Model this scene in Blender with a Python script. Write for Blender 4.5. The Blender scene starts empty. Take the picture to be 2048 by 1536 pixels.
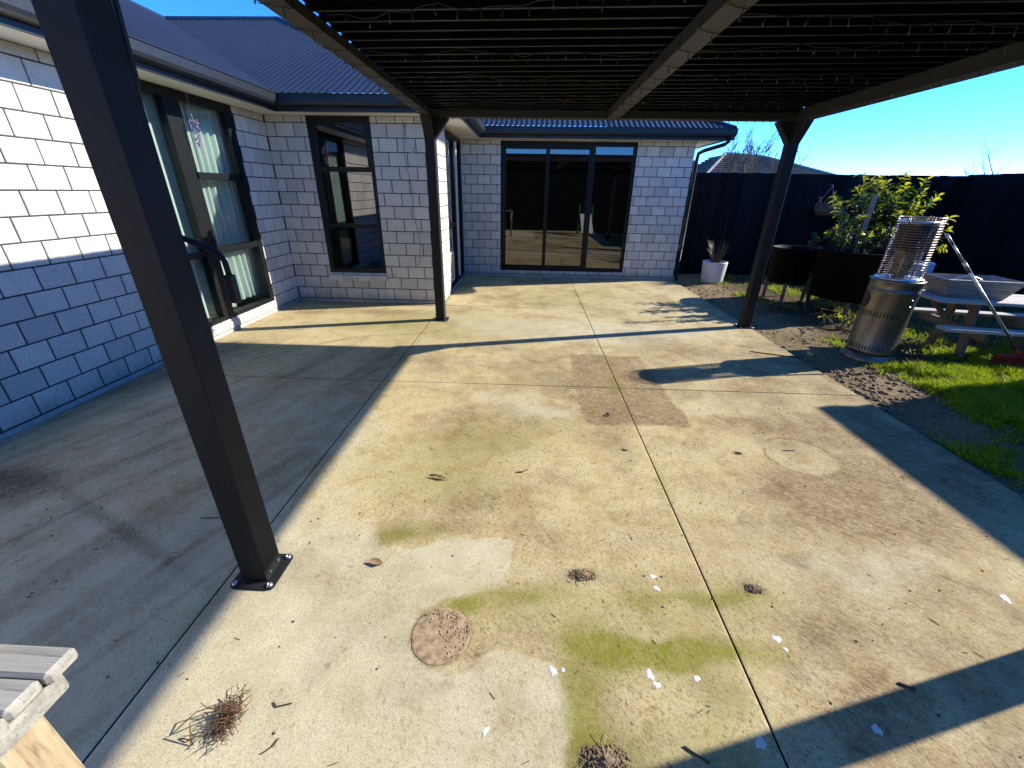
import bpy, math, random
import numpy as np
from mathutils import Vector, Matrix

random.seed(7)
RNG = np.random.default_rng(11)
sc = bpy.context.scene
COL = sc.collection
R = math.radians

# ------------------------------------------------------------------ camera, sky, sun, exposure
cam_d = bpy.data.cameras.new('camera')
cam = bpy.data.objects.new('camera', cam_d)
COL.objects.link(cam)
cam_d.sensor_width = 36.0
cam_d.lens = 14.516
cam_d.clip_start = 0.02
cam_d.clip_end = 2000
right = Vector((0.9990, 0.0420, 0.0149)).normalized()
fwd = Vector((-0.0318, 0.9062, -0.4216)).normalized()
upv = right.cross(fwd).normalized()
right = fwd.cross(upv).normalized()
m = Matrix((right, upv, -fwd)).transposed().to_4x4()
m.translation = Vector((0, 0, 1.53))
cam.matrix_world = m
sc.camera = cam

SUN = Vector((1.79, 0.51, 1.0)).normalized()          # towards the sun
SUN_EL = math.asin(SUN.z)
SUN_AZ = math.atan2(SUN.x, SUN.y)                      # clockwise from +Y
world = bpy.data.worlds.new('World')
sc.world = world
world.use_nodes = True
wn = world.node_tree
wn.nodes.clear()
w_out = wn.nodes.new('ShaderNodeOutputWorld')
w_bg = wn.nodes.new('ShaderNodeBackground')
w_sky = wn.nodes.new('ShaderNodeTexSky')
w_sky.sky_type = 'NISHITA'
w_sky.sun_disc = False
w_sky.sun_elevation = SUN_EL
w_sky.sun_rotation = SUN_AZ
w_sky.altitude = 0
w_sky.air_density = 0.4
w_sky.dust_density = 0.0
w_sky.ozone_density = 7
w_hs = wn.nodes.new('ShaderNodeHueSaturation')
w_hs.inputs['Saturation'].default_value = 1.14
w_hs.inputs['Hue'].default_value = 0.5
wn.links.new(w_sky.outputs[0], w_hs.inputs['Color'])
wn.links.new(w_hs.outputs[0], w_bg.inputs[0])
w_bg.inputs[1].default_value = 0.125
wn.links.new(w_bg.outputs[0], w_out.inputs[0])

sun_d = bpy.data.lights.new('sun', 'SUN')
sun_d.energy = 2.1
sun_d.angle = R(0.53)
sun_d.color = (1.0, 0.925, 0.79)
sun = bpy.data.objects.new('sun', sun_d)
COL.objects.link(sun)
sun.rotation_euler = (-SUN).to_track_quat('-Z', 'Y').to_euler()
sun.location = (20, 6, 12)

vs = sc.view_settings
vs.view_transform = 'Standard'
vs.look = 'None'
vs.gamma = 1.0
vs.exposure = 2.2
vs.use_curve_mapping = False
sc.cycles.max_bounces = 10
sc.cycles.transparent_max_bounces = 16
sc.cycles.use_denoising = True
sc.cycles.caustics_reflective = False
sc.cycles.caustics_refractive = False

# ------------------------------------------------------------------ node helpers
class NT:
    def __init__(s, name):
        s.m = bpy.data.materials.new(name)
        s.m.use_nodes = True
        s.t = s.m.node_tree
        s.t.nodes.clear()
        s.out = s.t.nodes.new('ShaderNodeOutputMaterial')
        s.b = s.t.nodes.new('ShaderNodeBsdfPrincipled')
        s.t.links.new(s.b.outputs[0], s.out.inputs[0])
    def n(s, typ, **kw):
        x = s.t.nodes.new(typ)
        for k, v in kw.items():
            setattr(x, k, v)
        return x
    def l(s, a, b):
        s.t.links.new(a, b)
    def put(s, sock, v):
        if hasattr(v, 'is_output') or isinstance(v, bpy.types.NodeSocket):
            s.l(v, sock)
        else:
            if isinstance(v, tuple) and len(v) == 3 and sock.type == 'RGBA':
                v = v + (1,)
            sock.default_value = v
    def pos(s, scale=(1, 1, 1), rot=(0, 0, 0), obj=False):
        g = s.n('ShaderNodeTexCoord').outputs['Object'] if obj else s.n('ShaderNodeNewGeometry').outputs['Position']
        if any(rot):
            m0 = s.n('ShaderNodeMapping')
            s.l(g, m0.inputs[0])
            m0.inputs['Rotation'].default_value = rot
            g = m0.outputs[0]
        mp = s.n('ShaderNodeMapping')
        s.l(g, mp.inputs[0])
        mp.inputs['Scale'].default_value = scale
        return mp.outputs[0]
    def noise(s, scale, detail=4, rough=0.55, vec=None, dist=0.0):
        x = s.n('ShaderNodeTexNoise')
        x.inputs['Scale'].default_value = scale
        x.inputs['Detail'].default_value = detail
        x.inputs['Roughness'].default_value = rough
        x.inputs['Distortion'].default_value = dist
        s.l(vec if vec is not None else s.pos(), x.inputs['Vector'])
        return x.outputs['Fac']
    def ramp(s, fac, stops):
        x = s.n('ShaderNodeValToRGB')
        els = x.color_ramp.elements
        while len(els) < len(stops):
            els.new(0.5)
        for e, (p, c) in zip(els, stops):
            e.position = p
            e.color = (c[0], c[1], c[2], 1) if isinstance(c, tuple) else (c, c, c, 1)
        s.l(fac, x.inputs[0])
        return x.outputs[0]
    def mix(s, fac, a, b, mode='MIX'):
        x = s.n('ShaderNodeMix')
        x.data_type = 'RGBA'
        x.blend_type = mode
        x.clamp_factor = True
        s.put(x.inputs[0], fac)
        s.put(x.inputs[6], a)
        s.put(x.inputs[7], b)
        return x.outputs[2]
    def math(s, op, a, b=0.0, c=0.0, clamp=False):
        x = s.n('ShaderNodeMath')
        x.operation = op
        x.use_clamp = clamp
        s.put(x.inputs[0], a)
        s.put(x.inputs[1], b)
        s.put(x.inputs[2], c)
        return x.outputs[0]
    def rand(s):
        return s.n('ShaderNodeObjectInfo').outputs['Random']
    def bump(s, h, strength=0.3, dist=0.01):
        x = s.n('ShaderNodeBump')
        x.inputs['Strength'].default_value = strength
        x.inputs['Distance'].default_value = dist
        s.l(h, x.inputs['Height'])
        s.l(x.outputs[0], s.b.inputs['Normal'])
    def set(s, **kw):
        for k, v in kw.items():
            s.put(s.b.inputs[k.replace('_', ' ')], v)
        return s.m

MAT = {}
def simple(name, col, rough=0.6, metal=0.0, var=0.15, scale=20, bump=0.0, spec=0.5, randv=0.0):
    t = NT(name)
    f = t.noise(scale, 5, 0.6, t.pos(obj=False))
    lo = tuple(c * (1 - var) for c in col)
    hi = tuple(min(1, c * (1 + var)) for c in col)
    c = t.ramp(f, [(0.3, lo), (0.7, hi)])
    if randv:
        k = t.math('MULTIPLY_ADD', t.rand(), 2 * randv, 1 - randv)
        cc = t.n('ShaderNodeCombineColor')
        for i in range(3):
            t.l(k, cc.inputs[i])
        c = t.mix(1.0, c, cc.outputs[0], 'MULTIPLY')
    if bump:
        t.bump(f, bump, 0.004)
    rr = t.math('MULTIPLY_ADD', f, 0.2, rough - 0.1, clamp=True)
    MAT[name] = t.set(Base_Color=c, Roughness=rr, Metallic=metal, Specular_IOR_Level=spec)
    return MAT[name]

def concrete_mat():
    t = NT('concrete')
    at = t.n('ShaderNodeAttribute')
    at.attribute_name = 'stain'
    sp = t.n('ShaderNodeSeparateColor')
    t.l(at.outputs['Color'], sp.inputs[0])
    r_, g_, b_ = sp.outputs
    a_ = at.outputs['Alpha']
    big = t.noise(1.3, 5, 0.6)
    mid = t.noise(7, 6, 0.65, dist=0.4)
    fine = t.noise(170, 3, 0.7)
    grit = t.noise(420, 2, 0.6)
    scr = t.noise(1.0, 6, 0.7, t.pos((24, 52, 1), (0, 0, R(38))), 1.2)
    scr2 = t.noise(1.0, 6, 0.75, t.pos((58, 26, 1), (0, 0, R(-24))), 1.2)
    base = t.ramp(big, [(0.3, (0.49, 0.405, 0.225)), (0.5, (0.58, 0.49, 0.285)), (0.7, (0.54, 0.465, 0.265))])
    base = t.mix(t.ramp(mid, [(0.42, 0.0), (0.68, 0.75)]), base, (0.60, 0.53, 0.36))
    base = t.mix(t.math('MULTIPLY', t.ramp(mid, [(0.3, 1.0), (0.47, 0.0)]), 0.55), base, (0.38, 0.29, 0.15))
    pale = t.mix(t.ramp(mid, [(0.35, 0.0), (0.65, 1.0)]), (0.50, 0.465, 0.345), (0.615, 0.58, 0.455))
    pf = t.math('ADD', b_, t.math('MULTIPLY_ADD', mid, 0.5, -0.25), clamp=True)
    swirl = t.noise(3.2, 6, 0.62, dist=1.6)
    base = t.mix(t.ramp(swirl, [(0.52, 0.0), (0.66, 0.7)]), base, (0.63, 0.55, 0.385))
    base = t.mix(t.math('MULTIPLY', t.ramp(swirl, [(0.30, 1.0), (0.45, 0.0)]), 0.6), base, (0.41, 0.295, 0.145))
    base = t.mix(t.ramp(pf, [(0.25, 0.0), (0.75, 0.9)]), base, pale)
    # brown dirt, broken up by scratches
    br = t.math('MULTIPLY', r_, t.ramp(scr, [(0.32, 1.0), (0.62, 0.35)]))
    br = t.math('MULTIPLY', br, t.ramp(mid, [(0.25, 1.0), (0.75, 0.6)]))
    br = t.math('MULTIPLY', br, 1.45, clamp=True)
    base = t.mix(br, base, (0.205, 0.138, 0.078))
    gr = t.math('MULTIPLY', g_, t.ramp(scr2, [(0.25, 0.45), (0.6, 1.0)]))
    gr = t.math('MULTIPLY', gr, t.ramp(mid, [(0.3, 0.6), (0.7, 1.0)]))
    gr = t.math('MULTIPLY', gr, 1.35, clamp=True)
    base = t.mix(gr, base, (0.215, 0.225, 0.022))
    # scattered rubbed-in dirt flecks
    fl = t.math('MULTIPLY', t.ramp(scr, [(0.25, 1.0), (0.44, 0.0)]), t.ramp(big, [(0.34, 0.1), (0.56, 0.9)]))
    fl2 = t.math('MULTIPLY', t.ramp(scr2, [(0.22, 1.0), (0.42, 0.0)]), t.ramp(t.noise(2.2, 4, 0.6), [(0.40, 0.05), (0.6, 0.9)]))
    fl = t.math('MULTIPLY', t.math('MAXIMUM', fl, fl2), t.math('SUBTRACT', 1.0, t.math('MULTIPLY', b_, 0.75)))
    base = t.mix(fl, base, (0.21, 0.145, 0.085))
    for (sx_, sy_, an, cs, seed_) in ((70, 150, 35, 1.7, 0), (140, 60, -28, 2.6, 3), (45, 95, 72, 3.7, 7)):
        f3 = t.noise(1.0, 3, 0.6, t.pos((sx_, sy_, 1), (0, 0, R(an))), 0.6)
        cl = t.ramp(t.noise(cs, 5, 0.65), [(0.36, 0.26), (0.58, 1.0)])
        f3 = t.math('MULTIPLY', t.ramp(f3, [(0.29, 1.0), (0.43, 0.0)]), cl)
        f3 = t.math('MULTIPLY', f3, t.math('SUBTRACT', 0.95, t.math('MULTIPLY', b_, 0.6)))
        base = t.mix(f3, base, (0.165, 0.115, 0.066))
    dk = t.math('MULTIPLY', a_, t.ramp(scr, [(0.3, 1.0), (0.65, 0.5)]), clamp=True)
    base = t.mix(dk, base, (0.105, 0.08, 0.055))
    g2 = t.noise(62, 4, 0.75)
    mot = t.ramp(g2, [(0.30, (0.70, 0.66, 0.58)), (0.45, (0.97, 0.96, 0.94)), (0.58, (1.0, 1.0, 1.0)), (0.72, (1.12, 1.12, 1.10))])
    base = t.mix(t.math('SUBTRACT', 1.0, t.math('MULTIPLY', b_, 0.45)), base, mot, 'MULTIPLY')
    lite = t.ramp(t.noise(1.0, 4, 0.7, t.pos((30, 80, 1), (0, 0, R(-35))), 2.5), [(0.63, 0.0), (0.70, 0.45)])
    base = t.mix(t.math('MULTIPLY', lite, t.math('SUBTRACT', 1.0, b_)), base, (0.62, 0.55, 0.38))
    spk = t.ramp(fine, [(0.28, (0.55, 0.52, 0.46)), (0.45, (0.96, 0.95, 0.94)), (0.6, (1.0, 1.0, 1.0)), (0.74, (1.16, 1.16, 1.15))])
    base = t.mix(1.0, base, spk, 'MULTIPLY')
    spot = t.ramp(t.noise(46, 2, 0.5), [(0.24, 1.0), (0.27, 0.0)])
    base = t.mix(t.math('MULTIPLY', spot, 0.55), base, (0.12, 0.095, 0.07))
    h = t.math('MULTIPLY_ADD', grit, 0.5, t.math('MULTIPLY', fine, 0.8))
    h = t.math('MULTIPLY_ADD', g2, 0.8, h)
    base = t.mix(1.0, base, (0.99, 0.97, 0.885), 'MULTIPLY')
    t.bump(h, 0.38, 0.005)
    MAT['concrete'] = t.set(Base_Color=base, Roughness=0.9, Specular_IOR_Level=0.25)
concrete_mat()

def brick_mat():
    t = NT('pale_block')
    p = t.pos()
    f = t.noise(5, 5, 0.6, p)
    g = t.noise(110, 3, 0.7, p)
    st = t.noise(16, 5, 0.7, t.pos((1, 1, 0.4)))
    c = t.ramp(f, [(0.3, (0.60, 0.59, 0.565)), (0.7, (0.70, 0.69, 0.655))])
    c = t.mix(t.ramp(g, [(0.35, 0.65), (0.52, 0.0)]), c, (0.30, 0.29, 0.27))
    c = t.mix(t.ramp(st, [(0.56, 0.0), (0.75, 0.4)]), c, (0.40, 0.385, 0.36))
    k = t.ramp(t.rand(), [(0.0, (0.78, 0.78, 0.79)), (0.3, (0.92, 0.915, 0.91)), (0.6, (0.97, 0.965, 0.96)), (1.0, (1.05, 1.04, 1.02))])
    c = t.mix(1.0, c, k, 'MULTIPLY')
    z_ = t.n('ShaderNodeSeparateXYZ')
    t.l(t.n('ShaderNodeNewGeometry').outputs['Position'], z_.inputs[0])
    dz = t.math('SUBTRACT', t.math('MULTIPLY', st, 0.75), t.math('MULTIPLY', z_.outputs[2], 1.6))
    c = t.mix(t.ramp(dz, [(0.12, 0.0), (0.40, 0.55)]), c, (0.27, 0.22, 0.155))
    t.bump(t.math('MULTIPLY_ADD', g, 1.0, t.math('MULTIPLY', st, 0.8)), 0.5, 0.005)
    MAT['pale_block'] = t.set(Base_Color=c, Roughness=0.92, Specular_IOR_Level=0.2)
brick_mat()

simple('disc_dirt', (0.33, 0.235, 0.14), 0.95, var=0.5, scale=34, bump=0.6)
simple('joint_dirt', (0.022, 0.020, 0.014), 0.95, var=0.3, scale=40)
simple('mortar', (0.028, 0.031, 0.038), 0.9, var=0.2, scale=90, bump=0.3)
simple('footing', (0.40, 0.40, 0.38), 0.9, var=0.2, scale=14, bump=0.3)
simple('black_metal', (0.0165, 0.0175, 0.0195), 0.6, var=0.12, scale=35, spec=0.2)
simple('beam_metal', (0.033, 0.033, 0.033), 0.5, var=0.15, scale=25)
simple('blade_paint', (0.0045, 0.0045, 0.006), 0.5, var=0.25, scale=12, spec=0.25)
simple('lip_lit', (0.010, 0.0103, 0.0115), 0.5, var=0.2, scale=15)  # lighter than the blade: light caught by the lips, put into the colour
simple('window_metal', (0.0055, 0.007, 0.0085), 0.45, var=0.1, scale=30, spec=0.25)
simple('gutter_metal', (0.0105, 0.012, 0.016), 0.42, var=0.1, scale=20, spec=0.4)
simple('soffit_white', (0.70, 0.69, 0.66), 0.7, var=0.05, scale=6)
simple('fence_black', (0.0075, 0.0085, 0.0105), 0.85, var=0.4, scale=8, randv=0.45, spec=0.08)
simple('steel_bolt', (0.42, 0.43, 0.45), 0.35, metal=0.9, var=0.1)
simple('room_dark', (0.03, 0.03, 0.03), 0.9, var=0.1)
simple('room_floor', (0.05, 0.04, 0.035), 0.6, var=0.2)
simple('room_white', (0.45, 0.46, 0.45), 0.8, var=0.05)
simple('white_paint', (0.72, 0.71, 0.68), 0.5, var=0.05)
simple('white_ceramic', (0.66, 0.68, 0.70), 0.4, var=0.04, scale=6)
simple('pot_soil', (0.035, 0.025, 0.018), 0.95, var=0.3, scale=60, bump=0.5)
simple('cladding_black', (0.006, 0.007, 0.008), 0.9, var=0.2, scale=5, spec=0.1)
simple('tub_black', (0.003, 0.0035, 0.0045), 0.7, var=0.2, scale=12, spec=0.15)
simple('heater_body', (0.205, 0.195, 0.165), 0.36, metal=0.75, var=0.10, scale=4)
simple('heater_dark', (0.02, 0.02, 0.02), 0.6, var=0.2)
simple('heater_cage', (0.30, 0.22, 0.19), 0.35, metal=0.85, var=0.35, scale=25)
simple('heater_bright', (0.72, 0.74, 0.76), 0.28, metal=0.85, var=0.1, scale=14)
simple('heater_burner', (0.30, 0.26, 0.17), 0.5, metal=0.5, var=0.3, scale=30)
simple('broom_red', (0.42, 0.025, 0.02), 0.45, var=0.15)
simple('bristle_red', (0.40, 0.04, 0.02), 0.7, var=0.3, scale=60)
simple('aluminium', (0.60, 0.62, 0.66), 0.3, metal=0.9, var=0.1, scale=30)
simple('bark', (0.14, 0.105, 0.085), 0.9, var=0.3, scale=25, bump=0.4)
simple('cord_black', (0.012, 0.013, 0.012), 0.6, var=0.1)
simple('bulb_clear', (0.055, 0.055, 0.06), 0.25, var=0.2)
simple('dropping_white', (0.66, 0.66, 0.63), 0.8, var=0.08, scale=60, bump=0.3)
simple('twig_dark', (0.075, 0.052, 0.036), 0.9, var=0.3, scale=50)
simple('root_brown', (0.13, 0.075, 0.04), 0.9, var=0.4, scale=50)
simple('dead_leaf', (0.30, 0.19, 0.10), 0.8, var=0.35, scale=60)
simple('dirt_clod', (0.19, 0.13, 0.08), 0.95, var=0.45, scale=70, bump=0.6)
simple('straw', (0.36, 0.29, 0.17), 0.9, var=0.3, scale=40)
simple('clay_tile', (0.155, 0.135, 0.125), 0.85, var=0.3, scale=3, randv=0.1)
simple('tile_ridge', (0.24, 0.225, 0.21), 0.8, var=0.2, scale=5)
simple('spiky_leaf', (0.035, 0.034, 0.022), 0.6, var=0.3, scale=15)
simple('flower_purple', (0.30, 0.20, 0.42), 0.8, var=0.3, scale=50)
simple('basket_coir', (0.10, 0.075, 0.05), 0.95, var=0.4, scale=60, bump=0.6)
simple('shed_grey', (0.12, 0.12, 0.12), 0.7, var=0.1)

def wood(name, c1, c2, c3, sc_=(1.2, 22, 22), rough=0.85, bump=0.35):
    t = NT(name)
    p = t.pos(sc_, obj=True)
    f = t.noise(2.0, 6, 0.65, p, 0.6)
    g = t.noise(9.0, 4, 0.7, p)
    c = t.ramp(f, [(0.28, c1), (0.5, c2), (0.72, c3)])
    c = t.mix(t.ramp(g, [(0.30, 0.7), (0.46, 0.0)]), c, tuple(x * 0.45 for x in c1))
    k = t.ramp(t.rand(), [(0.0, (0.85, 0.85, 0.85)), (1.0, (1.08, 1.08, 1.08))])
    c = t.mix(1.0, c, k, 'MULTIPLY')
    t.bump(t.math('MULTIPLY_ADD', g, 0.6, f), bump, 0.004)
    MAT[name] = t.set(Base_Color=c, Roughness=rough, Specular_IOR_Level=0.25)
wood('grey_wood', (0.20, 0.195, 0.17), (0.31, 0.30, 0.265), (0.40, 0.385, 0.34))
wood('table_wood', (0.17, 0.125, 0.095), (0.26, 0.20, 0.155), (0.33, 0.27, 0.215))
wood('trough_wood', (0.20, 0.185, 0.165), (0.33, 0.31, 0.285), (0.46, 0.44, 0.41))
wood('top_wood', (0.38, 0.36, 0.335), (0.50, 0.475, 0.445), (0.60, 0.575, 0.54))
wood('post_wood', (0.20, 0.105, 0.05), (0.35, 0.29, 0.185), (0.43, 0.395, 0.30), (7, 7, 1.0))

def roof_mat():
    t = NT('roof_iron')
    f = t.noise(3, 4, 0.5)
    g = t.noise(260, 2, 0.5)
    c = t.ramp(f, [(0.3, (0.013, 0.018, 0.034)), (0.7, (0.018, 0.024, 0.043))])
    t.bump(g, 0.1, 0.001)
    MAT['roof_iron'] = t.set(Base_Color=c, Roughness=0.5, Specular_IOR_Level=0.4)
roof_mat()

def steel_body():
    t = NT('heater_body')
    f = t.noise(3, 4, 0.6)
    g = t.noise(1.0, 4, 0.7, t.pos((300, 300, 2)))
    c = t.ramp(f, [(0.3, (0.17, 0.162, 0.142)), (0.7, (0.225, 0.217, 0.195))])
    rr = t.math('MULTIPLY_ADD', g, 0.25, 0.25)
    MAT['heater_body'] = t.set(Base_Color=c, Roughness=rr, Metallic=0.8)
steel_body()

def glass(name, tint, refl, trans):
    t = NT(name)
    t.t.nodes.remove(t.b)
    tr = t.n('ShaderNodeBsdfTransparent')
    tr.inputs[0].default_value = tint + (1,)
    gl = t.n('ShaderNodeBsdfGlossy')
    gl.inputs['Roughness'].default_value = 0.012
    gl.inputs[0].default_value = (1, 1, 1, 1)
    fr = t.n('ShaderNodeFresnel')
    fr.inputs[0].default_value = refl
    bf = t.math('SUBTRACT', 1.0, t.n('ShaderNodeNewGeometry').outputs['Backfacing'])
    f = t.math('MULTIPLY', t.math('MULTIPLY', fr.outputs[0], trans, clamp=True), bf)
    mx = t.n('ShaderNodeMixShader')
    t.l(f, mx.inputs[0])
    t.l(tr.outputs[0], mx.inputs[1])
    t.l(gl.outputs[0], mx.inputs[2])
    t.l(mx.outputs[0], t.out.inputs[0])
    MAT[name] = t.m
glass('window_glass', (0.88, 0.945, 0.925), 1.5, 1.2)
glass('dark_glass', (0.30, 0.33, 0.33), 1.65, 2.2)

def curtain_mat():
    t = NT('curtain_cloth')
    f = t.noise(90, 3, 0.5)
    c = t.ramp(f, [(0.3, (0.60, 0.64, 0.62)), (0.7, (0.68, 0.72, 0.70))])
    t.set(Base_Color=c, Roughness=0.9, Specular_IOR_Level=0.1)
    tl = t.n('ShaderNodeBsdfTranslucent')
    t.l(c, tl.inputs[0])
    mx = t.n('ShaderNodeMixShader')
    mx.inputs[0].default_value = 0.3
    t.l(t.b.outputs[0], mx.inputs[1])
    t.l(tl.outputs[0], mx.inputs[2])
    t.l(mx.outputs[0], t.out.inputs[0])
    MAT['curtain_cloth'] = t.m
curtain_mat()

def leaf_mat(name, a, b, rough=0.35, tr=0.35):
    t = NT(name)
    k = t.rand()
    f = t.noise(14, 3, 0.5)
    c = t.ramp(t.math('MULTIPLY_ADD', k, 0.6, t.math('MULTIPLY', f, 0.4)), [(0.15, a), (0.85, b)])
    t.set(Base_Color=c, Roughness=rough, Specular_IOR_Level=0.6)
    tl = t.n('ShaderNodeBsdfTranslucent')
    t.l(t.mix(1.0, c, (1.6, 1.5, 0.5), 'MULTIPLY'), tl.inputs[0])
    mx = t.n('ShaderNodeMixShader')
    mx.inputs[0].default_value = tr
    t.l(t.b.outputs[0], mx.inputs[1])
    t.l(tl.outputs[0], mx.inputs[2])
    t.l(mx.outputs[0], t.out.inputs[0])
    MAT[name] = t.m
leaf_mat('leaf_glossy', (0.07, 0.13, 0.018), (0.20, 0.27, 0.028), 0.3)
leaf_mat('leaf_dark', (0.018, 0.045, 0.018), (0.05, 0.085, 0.022), 0.22, 0.2)
leaf_mat('leaf_young', (0.22, 0.26, 0.025), (0.36, 0.36, 0.05), 0.35, 0.45)

def grass_mat():
    t = NT('grass_blade')
    f = t.noise(2.5, 4, 0.6)
    g = t.noise(60, 2, 0.6)
    c = t.ramp(t.math('MULTIPLY_ADD', g, 0.6, t.math('MULTIPLY', f, 0.4)),
               [(0.3, (0.15, 0.21, 0.010)), (0.5, (0.30, 0.40, 0.016)), (0.66, (0.47, 0.52, 0.035)), (0.78, (0.50, 0.45, 0.15))])
    t.set(Base_Color=c, Roughness=0.55, Specular_IOR_Level=0.3)
    tl = t.n('ShaderNodeBsdfTranslucent')
    t.l(c, tl.inputs[0])
    mx = t.n('ShaderNodeMixShader')
    mx.inputs[0].default_value = 0.4
    t.l(t.b.outputs[0], mx.inputs[1])
    t.l(tl.outputs[0], mx.inputs[2])
    t.l(mx.outputs[0], t.out.inputs[0])
    MAT['grass_blade'] = t.m
grass_mat()

def soil_mat():
    t = NT('soil')
    f = t.noise(2.0, 6, 0.65)
    g = t.noise(45, 5, 0.7)
    s_ = t.noise(1.0, 5, 0.7, t.pos((40, 90, 10), (0, 0, 0.6)), 1.5)
    c = t.ramp(g, [(0.3, (0.13, 0.088, 0.05)), (0.5, (0.30, 0.22, 0.13)), (0.7, (0.47, 0.37, 0.235))])
    c = t.mix(t.ramp(f, [(0.45, 0.0), (0.65, 0.6)]), c, (0.13, 0.135, 0.045))
    c = t.mix(t.ramp(s_, [(0.58, 0.0), (0.72, 0.6)]), c, (0.42, 0.36, 0.25))
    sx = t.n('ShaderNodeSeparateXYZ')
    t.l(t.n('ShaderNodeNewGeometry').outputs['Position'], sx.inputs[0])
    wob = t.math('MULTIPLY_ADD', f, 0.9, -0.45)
    mx_ = t.ramp(t.math('MULTIPLY', t.math('SUBTRACT', t.math('ADD', sx.outputs[0], wob), 3.3), 1.6, clamp=True), [(0.0, 0.0), (1.0, 0.8)])  # soil darkens away from the slab strip, shade there put into the colour
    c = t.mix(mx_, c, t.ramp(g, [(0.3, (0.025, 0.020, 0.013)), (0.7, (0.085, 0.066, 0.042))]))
    t.bump(t.math('MULTIPLY_ADD', g, 0.7, s_), 0.9, 0.03)
    MAT['soil'] = t.set(Base_Color=c, Roughness=0.95, Specular_IOR_Level=0.1)
soil_mat()

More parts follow.
